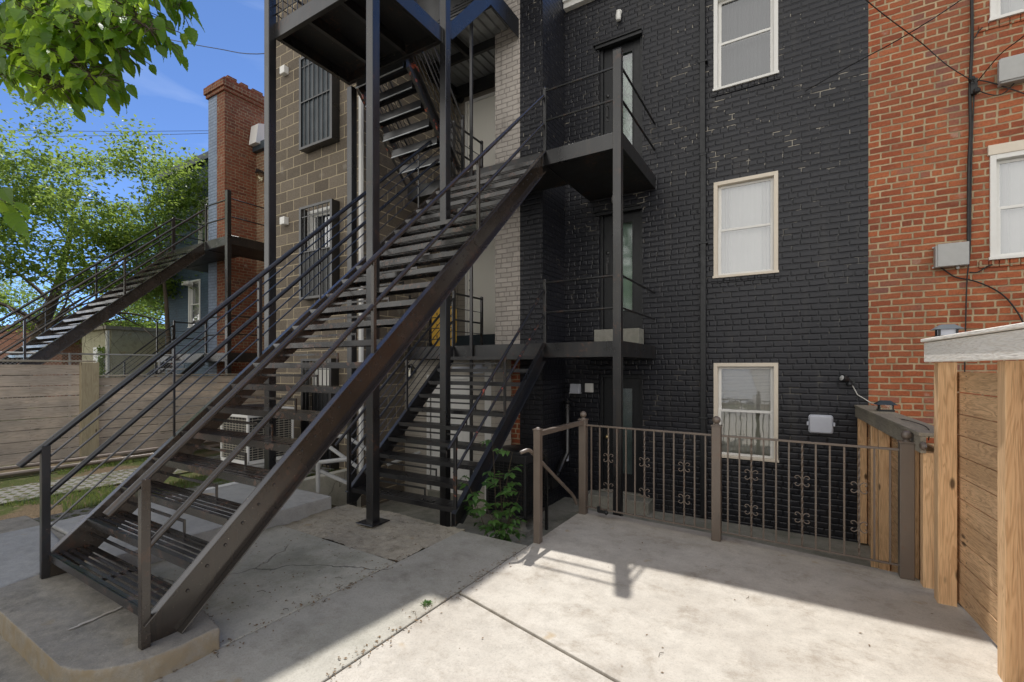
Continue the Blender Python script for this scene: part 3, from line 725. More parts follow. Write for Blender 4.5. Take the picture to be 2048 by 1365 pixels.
# ---- grey recess between the chimney breast and the block house
gh = empty('recessed_porch_wall', (-5.3,7.87,-0.65), 'narrow recessed rear wall in grey siding with white doors between black and block houses', 'house wall')
M['siding'] = mat_siding('brown grey siding', (0.26,0.23,0.19)); M['siding_l'] = mat_siding('beige grey siding', (0.46,0.42,0.36), 0.105)
GY = 7.87
dz = [(-5.90,-4.97,2.36,4.43),(-5.90,-4.97,5.13,7.20)]
m = MB(); panel_y(m, GY, -6.15, -4.54, 1.9, 10.2, dz, rev=.05, ends=False); m.build('wall', M['siding'], gh)
for (a,b,c,d) in dz:
    m = MB(); f = .055
    m.box(a+.001,a+f,GY-.02,GY+.05,c,d); m.box(b-f,b-.001,GY-.02,GY+.05,c,d); m.box(a+f,b-f,GY-.02,GY+.05,d-f,d)
    fr = m.build('door_frame', M['white'], gh, bevel=0.003)
    m = MB(); m.box(a+f+.004,b-f-.004,GY+.005,GY+.045,c+.01,d-f-.004); dr = m.build('door', M['door_white'], gh, bevel=.002)
    m = MB(); hx = a+f+.075; m.lathe((hx,GY+.003,c+.93), [(.032,0),(.032,.01),(.012,.016),(.012,.045)], 14, (0,-1,0)); m.tube([(hx,GY-.05,c+.93),(hx+.10,GY-.055,c+.925)], .009, 8)
    m.lathe((hx,GY+.003,c+1.13), [(.03,0),(.03,.015),(.02,.022)], 14, (0,-1,0)); m.build('handle', M['steel'], dr, smooth=True)
for q in ((2.05,2.35),(4.83,5.12)): m = MB(); m.box(-6.14,-4.55,GY-.16,GY-.001,*q); m.build('door_step', M['navy'], gh, bevel=.004)
m = MB(); m.box(-6.145,-6.09,GY-.03,GY+.001,2.36,8.0); m.build('corner_trim', M['siding'], gh)

# ---- beige enclosure under the lower balcony
be = empty('basement_enclosure', (-5.1,6.35,-0.65), 'beige sided basement enclosure with white door under the lower balcony', 'enclosure')
BY = 6.35; bd = (-5.53,-4.70,-0.45,1.50)
m = MB(); panel_y(m, BY, -6.14, -4.17, -0.66, 1.83, [bd], rev=.08, depth=.5); m.build('wall', M['siding_l'], be)
m = MB(); a,b,c,d = bd; f=.055
for q in ((a-.07,a,c,d+.07),(b,b+.05,c,d+.07),(a,b,d,d+.07)): m.box(q[0],q[1],BY-.022,BY+.05,q[2],q[3])
m.box(-4.36,-4.24,BY-.02,BY+.03,-.66,1.8)
m.build('door_frame', M['white'], be, bevel=.003)
m = MB(); m.box(a+.003,b-.003,BY+.015,BY+.055,c,d-.003)
for q in ((a+.12,a+.37),(b-.37,b-.12)):
    for zq in ((c+.15,c+.75),(c+.85,c+1.35)): m.box(q[0],q[1],BY+.009,BY+.02,zq[0],zq[1])
m.build('door', M['white'], be, bevel=.004)
m = MB(); m.box(a-.02,b+.02,BY-.05,BY+.08,c-.21,c-.001); m.build('door_step', M['floor'], be, bevel=.01)

# ---- concrete block house
ch = empty('block_house', (-7.4,5.35,-0.65), 'tall dark concrete block building with barred windows behind the stairs', 'house')
CY = 5.35; cw = [(-7.55,-6.70,2.95,4.50),(-7.55,-6.70,5.60,7.15),(-7.50,-6.72,-.02,1.82)]
m = MB(); panel_y(m, CY, -8.62, -6.15, -0.66, 11.0, cw, rev=.10, ends=False)
m.quad((-6.15,CY,-.66),(-6.15,GY+.3,-.66),(-6.15,GY+.3,11),(-6.15,CY,11)); m.quad((-8.62,CY,-.66),(-8.62,CY,11),(-8.62,14,11),(-8.62,14,-.66))
m.quad((-8.62,CY,11),(-6.15,CY,11),(-6.15,14,11),(-8.62,14,11)); m.quad((-6.15,GY+.3,10.2),(-6.15,14,10.2),(-6.15,14,11),(-6.15,GY+.3,11))
m.quad((-8.62,14,-.66),(-8.62,14,11),(-6.15,14,11),(-6.15,14,-.66))
m.build('wall', M['cmu'], ch)
for k, (a,b,c,d) in enumerate(cw):
    if k < 2:
        wn = window(ch, a, b, c, d, CY+.02, 'white', 'dim')
    else:
        m = MB(); m.box(a,b,CY+.05,CY+.09,c,d-.45); dd = m.build('door', M['black'], ch)
        wn = dd
        m = MB(); m.box(a,b,CY+.06,CY+.08,d-.45,d); m.build('blind', M['blind'], dd)
    Y0 = CY-.16; m = MB(); f=.035
    for q in ((a-.02,a+f,c-.05,d+.03),(b-f,b+.02,c-.05,d+.03),(a+f,b-f,c-.05,c-.01),(a+f,b-f,d-.01,d+.03)): m.box(q[0],q[1],Y0,Y0+.03,q[2],q[3])
    if k != 2: m.box(a+f,b-f,Y0,Y0+.03,(c+d)/2-.01,(c+d)/2+.01)
    m.box(a-.02,a-.012,Y0+.03,CY,c-.05,d+.03); m.box(b+.012,b+.02,Y0+.03,CY,c-.05,d+.03); m.box(a-.012,b+.012,Y0+.03,CY,c-.05,c-.042)
    nb = 7
    for j in range(1, nb): x = a+(b-a)*j/nb; m.box(x-.006,x+.006,Y0+.008,Y0+.02,c,d)
    m.box(a+.01,b-.01,Y0+.01,Y0+.018,d-.16,d-.145)
    g = m.build('window_guard', M['steel'], ch, bevel=0)
    if k == 1:
        MB().quad((a,Y0+.028,c),(b,Y0+.028,c),(b,Y0+.028,d),(a,Y0+.028,d)).build('screen', M['navy'], g)
    if k == 0:
        MB().quad((a,Y0+.028,c),(b,Y0+.028,c),(b,Y0+.028,(c+d)/2),(a,Y0+.028,(c+d)/2)).build('screen', M['curtain_d'], g)
m = MB(); m.tube([(-6.09,CY-.05,0.0),(-6.09,CY-.05,9.2)], .04, 8); m.box(-6.14,-6.04,CY-.1,CY-.001,9.1,9.3)
m.build('downpipe', M['white'], ch, smooth=True)
for zq in (4.35,7.15): m = MB(); m.box(-8.24,-8.10,CY-.10,CY-.001,zq,zq+.14); m.build('vent_hood', M['white'], ch, bevel=.01)

# ---- the orange red brick house on the right
rh = empty('red_brick_house', (4,FY,0), 'orange red brick row house with white windows beyond the timber fence', 'house')
rw = [(1.97,2.85,2.98,4.35),(1.97,2.85,5.83,7.20)]
m = MB(); panel_y(m, FY, 0.806, 12, -0.66, 8.9, rw, rev=.12, ends=False); m.box(0.81,12,FY+.28,FY+6,-.66,8.9)
wl = m.build('wall', M['red_brick'], rh)
for (a,b,c,d) in rw: m = MB(); sill(m, a-.10, b+.10, c, FY, 12, h=.085); m.build('brick_sill', M['red_brick'], wl, bevel=.005)
for (a,b,c,d) in rw: m = MB(); m.box(a-.02,b+.02,FY-.035,FY+.06,d-.12,d); m.build('window_head', M['cream'], rh, bevel=.006)
window(rh, 1.97,2.85,2.98,4.23, FY, 'white', 'curtain'); window(rh, 1.97,2.85,5.83,7.08, FY, 'white', 'curtain')

# ---- neighbours to the left: brick house with tall chimney, blue house
nh = empty('old_brick_house', (-10.8,FY,0), 'old brick row house with a tall party chimney left of the block building', 'house')
m = MB(); panel_y(m, FY, -13.35, -8.63, -.3, 8.0, [], ends=False)
m.quad((-13.35,FY,8.0),(-8.63,FY,8.0),(-8.63,14,8.0),(-13.35,14,8.0)); m.quad((-8.63,FY,-.3),(-8.63,14,-.3),(-8.63,14,8),(-8.63,FY,8))
m.build('wall', M['tan_brick'], nh)
m = MB(); X0,X1,Y0,Y1,ZT = -14.2,-13.35,6.92,8.15,9.25
m.quad((X1,Y0,-.3),(X1,Y1,-.3),(X1,Y1,ZT),(X1,Y0,ZT)); m.quad((-13.75,Y0,-.3),(X1,Y0,-.3),(X1,Y0,ZT),(-13.75,Y0,ZT))
m.quad((X1,Y1,7),(X0,Y1,7),(X0,Y1,ZT),(X1,Y1,ZT)); m.quad((X0,Y0,ZT),(X1,Y0,ZT),(X1,Y1,ZT),(X0,Y1,ZT))
m.box(X0-.05,X1+.05,Y0-.05,Y1+.05,ZT,ZT+.10); m.box(X0-.09,X1+.09,Y0-.09,Y1+.09,ZT+.10,ZT+.28); m.box(X0-.03,X1+.03,Y0-.03,Y1+.03,ZT+.28,ZT+.36)
cn = m.build('chimney', M['old_brick'], nh)
m = MB()
for (a, b) in ((7.05,7.3),(7.42,7.62),(7.75,8.05)): m.box(X0+.25,X1-.1,a,b,ZT+.36,ZT+.47+.05*random.random())
m.build('chimney_cap', M['old_brick'], cn)
m = MB(); m.box(-13.34,-8.6,FY-.12,FY+.02,7.86,8.08); m.build('cornice', M['navy'], nh)
m = MB(); m.prism([(7.55,8.0),(8.2,8.0),(8.2,8.75),(7.62,8.55)], 'x', -13.3,-12.95); m.build('flashing', M['white'], nh)
uh = empty('blue_house', (-16.5,FY,0), 'blue painted brick row house end behind the neighbouring stairs', 'house')
bw = (-17.25,-16.5,3.0,4.55)
m = MB(); panel_y(m, FY, -18.9, -14.2, -.3, 8.3, [bw,(-16.6,-16.0,5.6,7.1)], ends=False); m.quad((-18.9,FY,-.3),(-18.9,FY,8.3),(-18.9,14,8.3),(-18.9,14,-.3))
m.quad((-18.9,FY,8.3),(-14.2,FY,8.3),(-14.2,14,8.3),(-18.9,14,8.3))
m.quad((-14.2,6.92,-.3),(-14.2,6.92,9.2),(-14.2,FY,9.2),(-14.2,FY,-.3))
m.build('wall', M['blue_brick'], uh)
MB().quad((-14.2,6.918,-.3),(-13.75,6.918,-.3),(-13.75,6.918,9.25),(-14.2,6.918,9.25)).build('painted_chimney_face', M['pale_brick'], uh)
window(uh, *bw, FY, 'white', 'curtain'); window(uh, -16.6,-16.0,5.6,7.1, FY, 'white', 'curtain')
m = MB(); m.box(-19.0,-14.2,FY-.2,FY+.02,8.2,8.4); m.build('cornice', M['navy'], uh)
m = MB(); p = PY(375,568,FY-.12); m.box(p.x-.10,p.x+.10,FY-.25,FY,p.z-.06,p.z+.06); m.ball((p.x+.2,FY-.2,p.z),.07); m.build('security_light', M['white'], uh)
m = MB(); m.prism([(-19.6,8.2),(-18.9,8.2),(-18.9,8.5),(-19.6,8.95)], 'y', 8.3, 12); m.build('parapet', M['pale_brick'], uh)

# ---- shed and low brick building in the far yard
g = empty('garden_shed', tuple(PD(205,745,21).xy)+(0,), 'pale flat roofed shed with faded door beyond the neighbouring stairs', 'shed')
gx, gy = g.location.x, g.location.y
e1 = Vector((CP,-SP,0)).normalized() if False else Vector((1,0,0))
m = MB(); m.box(gx-2.4,gx+.95,gy,gy+3,0,3.35); m.build('wall', M['cream_stucco'] if 'cream_stucco' in M else mat_concrete('cream stucco', (0.42,0.40,0.28),(0.5,0.47,0.34)), g)
m = MB(); m.box(gx-2.6,gx+1.15,gy-.25,gy+3.2,3.35,3.5); m.build('roof', M['wood_g'], g)
m = MB(); m.box(gx-.9,gx+.35,gy-.05,gy-.004,.1,2.6); m.build('door', M['white'], g)
m = MB(); m.tube([(gx+.85,gy-.1,0),(gx+.85,gy-.1,3.3)],.07,8); m.build('downpipe', M['white'], g)
o = MB()
c = PD(60,700,29); o.box(c.x-16,c.x+5.5,c.y,c.y+5,0,4.3); o.box(c.x-16.1,c.x+5.6,c.y-.1,c.y+5,4.3,4.5)
tag(o.build('brick_outbuilding', M['old_brick']), 'long low dark red brick building in the far left background under trees', 'building')
o = MB(); c = PD(300,700,23.5); o.box(c.x-1.2,c.x+4,c.y,c.y+.3,0,3.1); o.box(c.x-1.25,c.x+4,c.y-.05,c.y+.35,3.1,3.22)
tag(o.build('brick_wall', M['old_brick']), 'short orange brick garden wall between pale shed and blue house', 'wall')
# ---- rear of the houses across the alley (seen only as reflections in the windows)
oh = empty('garage_row', (0,-9,0), 'pale low garages across the alley, seen only as window reflections', 'garage')
M['pale_siding'] = mat_siding('pale sunlit siding', (0.62,0.58,0.50), 0.16)
m = MB(); m.box(-20,14,-15,-9.0,-.02,3.3); m.build('wall', M['pale_siding'], oh)
m = MB(); m.box(-20.3,14.3,-15.3,-8.7,3.31,3.5); m.build('roof', M['galv'], oh)
for k in range(7):
    x = -17+k*4.4; m = MB(); m.box(x-.5,x+2.0,-8.99,-8.94,0.05,2.3); m.build('garage_door', M['white'], oh)
# ================================================================ STEEL STAIRS AND BALCONIES
D1, D2, D3 = 2.05, 4.82, 7.60
SX0, SX1 = -4.78, -3.15
DY = 6.05
def stringer(xc, side, Y0, zfoot, Y1, z1, slope, th, name='stringer', parent=None, mat='steel', fl=.05, bolts=None):
    """channel stringer in the plane x=xc; top edge passes (Y1,z1) with the slope; plumb cut at Y0"""
    zt = lambda y: z1 - slope*(Y1-y)
    Yf = Y1 - (z1-th-zfoot)/slope if zfoot is not None else None
    m = MB(); t = .009
    s0 = xc - t/2; s1 = xc + t/2
    dirn = (Vector((0,1,slope))).normalized()
    if zfoot is not None and zt(Y0)-th < zfoot:
        pts = [(Y0,zfoot),(Yf,zfoot),(Y1,z1-th),(Y1,z1),(Y0,zt(Y0))]; yb = Yf; zb = zfoot
    else:
        pts = [(Y0,zt(Y0)-th),(Y1,z1-th),(Y1,z1),(Y0,zt(Y0))]; yb = Y0; zb = zt(Y0)-th
    m.prism(pts, 'x', s0, s1)
    xa, xb = (s1, s1+fl*side) if side > 0 else (s0, s0+fl*side)
    nrm = Vector((0,-slope,1)).normalized()*.009
    def fl_(y0, z0, y1, z1_, sgn):
        a = (y0,z0); b = (y1,z1_); c = (y1+nrm.y*sgn, z1_+nrm.z*sgn); d = (y0+nrm.y*sgn, z0+nrm.z*sgn)
        m.prism([a,b,c,d], 'x', min(xa,xb)-.0, max(xa,xb))
    fl_(Y0, zt(Y0)-.001, Y1, z1-.001, -1); fl_(yb, zb+.001, Y1, z1-th+.001, 1)
    if bolts:
        y = Y0+.30; step = bolts
        while y < Y1-.2:
            for dz_, dy_ in ((-.08,.05),(-.19,-.06)): m.lathe((xc+.004*side, y+dy_, zt(y)+dz_), [(.011,0),(.011,.006),(.006,.009)], 8, (side,0,0))
            y += step
    o = m.build(name, M[mat], parent, bevel=.0025, seg=1)
    return o, zt

def rails(par, x, Y0, Y1, zt, tubes, posts, mat='steel', ext=.35, bev=.012, cap=False):
    """tubes: (height above nosing line, radius, name, extension); posts: (Y, size, zbottom or None, topheight)"""
    sl = (zt(Y1)-zt(Y0))/(Y1-Y0)
    for h, r, nm, ex in tubes:
        m = MB(); a = (x, Y0-ex, zt(Y0-ex)+h); b = (x, Y1, zt(Y1)+h)
        m.tube([a, b], r, 10 if r > .012 else 6)
        m.build(nm, M[mat], par, smooth=True)
    for Y, sz, zb, th in posts:
        m = MB(); z0 = zb if zb is not None else zt(Y)-.04
        m.box(x-sz/2, x+sz/2, Y-sz/2, Y+sz/2, z0, zt(Y)+th)
        m.build('post' if sz > .02 else 'baluster', M[mat], par, bevel=.003 if sz>.02 else 0, seg=1)

def tread(par, x0, x1, y, z, dep, mat='steel', back=True):
    m = MB(); n = 5; w = dep/n; rj = random.uniform(-.003,.003)
    for k in range(n):
        m.box(x0, x1, y+k*w+.004, y+(k+1)*w-.016, z-.007+rj, z+rj)
    m.box(x0, x1, y-.007, y+.0, z-.050, z+.002)
    m.box(x0, x1, y+dep-.004, y+dep+.002, z-.045, z-.001)
    for xx in (x0+.02, (x0+x1)/2, x1-.02): m.box(xx-.012, xx+.012, y+.0, y+dep, z-.030, z-.0085)
    return m.build('tread', M[mat], par)

def flight(root, x0, x1, Yb, zb, rise, run, n, th, zfoot, dep, mat_t='steel', mat_s='steel', fl=.05, ytop=None, ztop=None, mid=True, y0=None, sgn=1):
    sl = rise/run
    z1 = ztop if ztop is not None else zb+rise*n
    Y1 = ytop if ytop is not None else Yb+run*n
    zt = lambda y: z1 - sl*(Y1-y)
    stringer(x1, 1, y0 if y0 else Yb-.04, zfoot, Y1, z1, sl, th, parent=root, mat=mat_s, fl=fl, bolts=run)
    stringer(x0, -1, y0 if y0 else Yb-.04, zfoot, Y1, z1, sl, th, parent=root, mat=mat_s, fl=fl)
    for k in range(n):
        y, z = Yb+run*k, zb+rise*k
        tread(root, x0+.006, x1-.006, y, z, dep, mat_t)
        if mid:
            xm = x0+(x1-x0)*.62
            m = MB(); m.box(x0+.006, xm, y+dep*.98, y+dep*.98+.008, z+rise*.36, z+rise*.36+.022)
            m.box(xm, xm+.014, y+dep*.96, y+dep*.96+.014, z+.0, z+rise*.36+.022)
            m.build('riser_bar', M[mat_t], root)
    return zt

# ---- main flight
ms = empty('steel_staircase', (SX0, 1.2, 0.13), 'long black steel staircase climbing from the foreground slab to the upper balcony', 'stairs', 'outdoor steel stair flights')
n = 22; rise = (D2-.305)/n; run = (DY-1.22)/n
zt = flight(ms, SX0, SX1, 1.22, .305, rise, run, n, .31, .13, .235, mat_t='steel_t', mat_s='steel_bounce_tint', ytop=DY, ztop=D2, y0=1.175, fl=.055)
L = [(.83,.024,'handrail',.14),(.72,.0075,'rail_bar',0),(.60,.0075,'rail_bar',0),(.45,.021,'mid_rail',0),(.32,.0075,'rail_bar',0),(.19,.0075,'rail_bar',0)]
rails(ms, SX0-.02, 1.20, DY, zt, L, [(1.20,.05,.13,.83),(2.05,.016,None,.83),(2.84,.036,None,.83),(3.57,.016,None,.83),(4.45,.036,None,.83),(5.25,.016,None,.83),(DY,.045,None,.86)])
Rr = [(.80,.023,'handrail',.17),(.40,.020,'mid_rail',0)]
rails(ms, SX1+.02, 1.19, DY-.02, zt, Rr, [(1.19,.046,.13,.80),(2.86,.036,None,.80),(4.42,.036,None,.80)], mat='steel_bounce_tint')

# ---- lower flight
ls = empty('steel_staircase', (SX0, 4.0, 0), 'short black steel staircase below the long one with red primer showing on its handrail', 'stairs', 'outdoor steel stair flights')
n = 10; lr = (D1-.19)/n; lrun = (DY-4.0)/n
zl = flight(ls, SX0, SX1, 4.0, .19, lr, lrun, n, .27, .0, .225, ytop=DY, ztop=D1, y0=3.95, fl=.05)
L2 = [(.76,.018,'handrail',.22),(.64,.0065,'rail_bar',0),(.53,.0065,'rail_bar',0),(.40,.017,'mid_rail',0),(.27,.0065,'rail_bar',0),(.15,.0065,'rail_bar',0)]
rails(ls, SX0-.015, 4.0, DY, zl, L2, [(3.98,.042,.0,.76),(5.0,.030,None,.76),(DY,.03,None,.78)])
rails(ls, SX1+.015, 3.98, DY, zl, [(.76,.019,'handrail',.10),(.40,.017,'mid_rail',0)], [(4.0,.034,.0,.76),(5.0,.030,None,.76)], mat='steel_p')

# ---- decks
def deck(root, x0, x1, y0, y1, zt_, th=.21, mats=('steel','under'), fasc=('f','r','l')):
    m = MB(); m.box(x0+.01,x1-.01,y0+.01,y1-.01,zt_-.02,zt_-.004); m.build('deck_plate', M[mats[0]], root)
    m = MB(); m.box(x0+.012,x1-.012,y0+.012,y1-.01,zt_-th+.015,zt_-th+.022); m.build('soffit', M[mats[1]], root)
    m = MB()
    if 'f' in fasc: m.box(x0,x1,y0,y0+.009,zt_-th,zt_); m.box(x0,x1,y0+.009,y0+.05,zt_-th,zt_-th+.009)
    if 'r' in fasc: m.box(x1-.009,x1,y0+.0095,y1-.005,zt_-th+.0005,zt_-.0005)
    if 'l' in fasc: m.box(x0,x0+.009,y0+.0095,y1-.005,zt_-th+.0005,zt_-.0005)
    m.build('fascia', M['steel_c'], root, bevel=.002, seg=1)
BX = -1.98
BXP = -2.02
def balcony(zt_, label, posttop, first):
    b = empty('steel_balcony', (BX, DY, zt_), label, 'balcony', 'black steel balconies behind the houses')
    deck(b, SX1+.03, BX, DY, FY, zt_, mats=('steel','under'))
    deck(b, -5.80, SX1+.029, DY+.012, 6.90, zt_, fasc=('f','l'))
    m = MB(); m.box(-6.14,-4.56,6.90,GY-.01,zt_-.2,zt_-.01); m.box(-4.56,SX1+.02,6.90,6.915,zt_-.2,zt_-.01); m.build('deck_plate', M['under'], b)
    for h in (.44, .87):
        m = MB(); m.tube([(SX1+.03,DY+.02,zt_+h),(BXP-.04,DY+.02,zt_+h)], .016, 8); m.build('rail', M['steel_c'], b, smooth=True)
        m = MB(); m.tube([(BXP+.02,DY+.05,zt_+h),(BXP+.02,FY+.0,zt_+h)], .016, 8); m.build('rail', M['steel_c'], b, smooth=True)
    m = MB(); m.box(SX1+.005,SX1+.045,DY-.0,DY+.04,zt_-.02,zt_+.90); m.ball((SX1+.025,DY+.02,zt_+.905),.028,10,6); m.build('post', M['steel_c'], b, bevel=.003, seg=1)
    return b
b2 = balcony(D2, 'upper black steel balcony with open pipe rails and its dark underside showing', True, True)
b1 = balcony(D1, 'lower black steel balcony in front of the middle glazed door', False, False)
m = MB(); m.box(BXP-.055,BXP+.055,DY-.075,DY+.02,-0.65,5.86); m.box(BXP-.058,BXP+.058,DY-.078,DY+.023,5.86,5.868)
m.build('post', M['steel_c'], b2, bevel=.006)
for b_, zt_ in ((b1,D1),(b2,D2)):       # side rail at the head of the flights, left of the stair
    for h, r in ((.86,.017),(.62,.007),(.43,.016),(.24,.007)):
        m = MB(); m.tube([(SX0-.02,DY+.02,zt_+h),(SX0-.02,6.9,zt_+h)], r, 8); m.build('rail', M['steel'], b_, smooth=True)
    m = MB(); m.box(SX0-.04,SX0-.0,DY+.02,DY+.06,zt_-.2,zt_+.9); m.box(SX0-.04,SX0,6.86,6.9,zt_-.01,zt_+.9); m.build('post', M['steel'], b_)
m = MB()
for k in range(5): m.tube([(-5.75+.02,DY+.03+.0*k,D1+.18*k+.12),(SX0-.04,DY+.03,D1+.18*k+.12)], .008, 6)
m.box(-5.77,-5.74,DY+.01,DY+.04,D1-.1,D1+.9); m.build('rail', M['steel'], b1)
m = MB(); m.box(-2.93,-2.17,FY-.30,FY-.005,D1+.001,2.33); m.build('door_step', M['floor'], b1, bevel=.008)

# thin full height pole carrying the upper deck
# ---- upper turning platform on four posts
PX0, PX1, PY0, PY1, PZ_ = -5.80, -3.985, 3.63, 4.82, 6.16
up = empty('stair_landing', (PX1, PY0, 0), 'raised black steel stair platform on four tall square posts', 'stair landing')
m = MB()
th = .20
for yy in (PY0, PY1-.009): m.box(PX0,PX1,yy,yy+.009,PZ_-th,PZ_)
for xx in (PX0, PX1-.009): m.box(xx,xx+.009,PY0+.0095,PY1-.0095,PZ_-th+.0005,PZ_-.0005)
for yy, d in ((PY0+.0095,.05),(PY1-.0595,.05)): m.box(PX0+.01,PX1-.01,yy,yy+d,PZ_-th+.001,PZ_-th+.009)
for xx in (PX0+.0095, PX1-.0595): m.box(xx,xx+.05,PY0+.06,PY1-.06,PZ_-th+.001,PZ_-th+.009)
m.build('frame', M['steel_c'], up, bevel=.002, seg=1)
for xx in (-5.2,-4.6): m = MB(); m.box(xx,xx+.009,PY0+.061,PY1-.061,PZ_-th+.01,PZ_-.025); m.box(xx+.0095,xx+.055,PY0+.061,PY1-.061,PZ_-th+.01,PZ_-th+.018); m.build('joist', M['steel_c'], up)
m = MB(); m.box(PX0+.01,PX1-.01,PY0+.01,PY1-.01,PZ_-.022,PZ_-.004); m.build('deck_plate', M['under'], up)
for (x, y, zb, ztp, bs) in ((-3.985,3.63,0.0,7.3,True),(-3.985,4.87,-.65,7.3,False),(-5.85,3.60,0.14,10.5,False),(-5.80,4.87,-.65,PZ_-.21,False)):
    m = MB(); m.box(x-.052,x+.052,y-.052,y+.052,zb,ztp)
    if bs: m.box(x-.13,x+.13,y-.13,y+.13,0.0,.012)
    m.build('post', M['steel_c' if bs else 'steel'], up, bevel=.007)
for (a, b) in (((PX0,PY0+.01),(PX1,PY0+.01)), ((PX0+.01,PY0),(PX0+.01,PY1))):
    for h, r in ((.95,.02),(.5,.018),(.12,.006),(.24,.006),(.36,.006)):
        m = MB(); m.tube([(a[0],a[1],PZ_+h),(b[0],b[1],PZ_+h)], r, 8); m.build('rail', M['steel'], up, smooth=True)
m = MB(); 
for k in range(16):
    x = PX0+.06+k*.1; m.box(x-.004,x+.004,PY0+.006,PY0+.014,PZ_,PZ_+.5)
m.build('mesh_guard', M['steel'], up)
# flight A: platform down to upper balcony
fa = empty('steel_staircase', (-5.6, 4.82, 4.82), 'short black steel flight seen from below behind the tall posts', 'stairs', 'outdoor steel stair flights')
AX0, AX1 = -5.62, -4.66; nA = 7
ra = (PZ_-D2)/(nA); rn = (6.08-4.83)/nA; slA = ra/rn
for xc, sd in ((AX0,-1),(AX1,1)):
    m = MB(); t=.28; z_at = lambda y: PZ_ - slA*(y-4.83)
    m.prism([(4.84,z_at(4.84)),(4.84,z_at(4.84)-t),(6.05-.02,D2+.0),(6.08,D2+.06)], 'x', xc-.0045, xc+.0045)
    n2 = Vector((0,slA,1)).normalized()*.008
    for off, sg in ((-.001,-1),(-t+.001,1)):
        ya, yb = 4.84, 6.03
        if off < -.1: yb = 5.9
        m.prism([(ya,z_at(ya)+off),(yb,z_at(yb)+off),(yb+n2.y*sg,z_at(yb)+off+n2.z*sg),(ya+n2.y*sg,z_at(ya)+off+n2.z*sg)], 'x', xc+.005*sd, xc+.055*sd)
    m.build('stringer', M['steel_p'], fa, bevel=.002, seg=1)
for k in range(1, nA):
    y = 4.83+rn*k; z = PZ_-ra*k; m = MB(); dep = .21
    m.box(AX0+.006,AX1-.006,y-dep,y-.06,z-.012,z); m.box(AX0+.006,AX1-.006,y-.054,y,z-.05,z+.001)
    m.box(AX0+.006,AX1-.006,y-dep-.006,y-dep-.0005,z-.11,z-.001)
    m.build('tread', M['steel'], fa)
    m = MB(); m.box(AX0+.006,AX1-.006,y-dep-.02,y-dep-.008,z-.128,z-.112); m.build('tread_edge', M['galv'], fa)
for x in (AX0-.03, AX1+.03):
    for h, r in ((.9,.018),(.72,.007),(.58,.007),(.44,.016),(.28,.007),(.14,.007)):
        m = MB(); m.tube([(x,4.84,PZ_+h),(x,6.1,PZ_-slA*1.27+h)], r, 8); m.build('handrail' if r>.017 else ('mid_rail' if r>.01 else 'rail_bar'), M['steel'], fa, smooth=True)
m = MB(); m.box(AX1+.01,AX1+.05,6.08,6.12,D2,D2+.93); m.ball((AX1+.03,6.10,D2+.93),.03,10,6); m.build('post', M['steel'], fa)

# ---- third level deck, its flight, and an added shade roof above the picture
td = empty('steel_balcony', (-4.05, DY, D3), 'topmost steel balcony with corrugated metal underside and blue reflecting fascia', 'balcony', 'black steel balconies behind the houses')
m = MB(); x = -6.13
pts = []
while x < -4.06:
    pts += [(x,D3-.06),(x+.10,D3-.06),(x+.115,D3-.03),(x+.145,D3-.03)]; x += .16
b = len(m.v)
for (px, pz) in pts: m.v += [(px,DY+.06,pz),(px,GY-.005,pz)]
for k in range(len(pts)-1): m.f.append((b+2*k,b+2*k+2,b+2*k+3,b+2*k+1))
m.build('corrugated_deck', M['galv'], td)
m = MB(); m.box(-6.13,-4.05,DY,DY+.012,D3-.30,D3+.42); m.box(-4.062,-4.05,DY+.0125,6.91,D3-.30,D3+.02)
m.build('fascia', M['steel'], td, bevel=.003, seg=1)
for q in ((-6.13,-4.07,DY+.9,DY+.96,D3-.22,D3-.065),(-6.13,-4.57,GY-.08,GY-.01,D3-.30,D3-.065),(-6.13,-4.07,DY+.013,DY+.06,D3-.30,D3-.065),(-5.2,-5.14,DY+.062,DY+.898,D3-.215,D3-.067),(-6.14,-6.08,DY+.962,GY-.09,D3-.30,D3-.067)): m = MB(); m.box(*q); m.build('joist', M['under'], td)
m = MB(); m.box(-6.13,-4.06,DY+.02,GY-.01,D3-.02,D3+.0); m.build('deck_plate', M['steel'], td)
m = MB(); m.box(-4.435,-4.385,DY-.03,DY-.001,-.65,D3+.9); m.build('post', M['steel'], td, bevel=.003)
for h in (.5,.95):
    m = MB(); m.tube([(-6.1,DY+.03,D3+h),(-4.06,DY+.03,D3+h)], .018, 8); m.build('rail', M['steel'], td, smooth=True)
tf = empty('steel_staircase', (-4.66, 4.82, 6.16), 'top black steel flight leaving the raised platform beyond the picture edge', 'stairs', 'outdoor steel stair flights')
rz = D3-PZ_
for xc in (-4.56,-4.02):
    m = MB(); m.prism([(4.84,PZ_),(4.84,PZ_-.0),(5.06,PZ_),(6.04,D3-.30),(6.04,D3)], 'x', xc-.005, xc+.005); m.build('stringer', M['steel'], tf)
for k in range(1,7): m = MB(); m.box(-4.55,-4.03,4.84+k*.17,4.84+k*.17+.19,PZ_+rz*k/7-.03,PZ_+rz*k/7); m.build('tread', M['steel'], tf)
for h in (.45,.9):
    m = MB(); m.tube([(-4.0,4.84,PZ_+h),(-4.0,6.04,D3+h)], .018, 8); m.build('handrail', M['steel'], tf, smooth=True)
pr = empty('added_shade_roof', (-5.0, 6, 10.4), 'unseen sheet metal roof added above the top balcony to cast shade into view', 'roof')  # added out of view, sloped and sized for its shadow on the slabs
m = MB(); m.prism([(7.86,10.45),(7.86,10.38),(3.4,8.55),(3.4,8.62)], 'x', -6.14, -3.93); m.build('roof_sheet', M['galv'], pr)
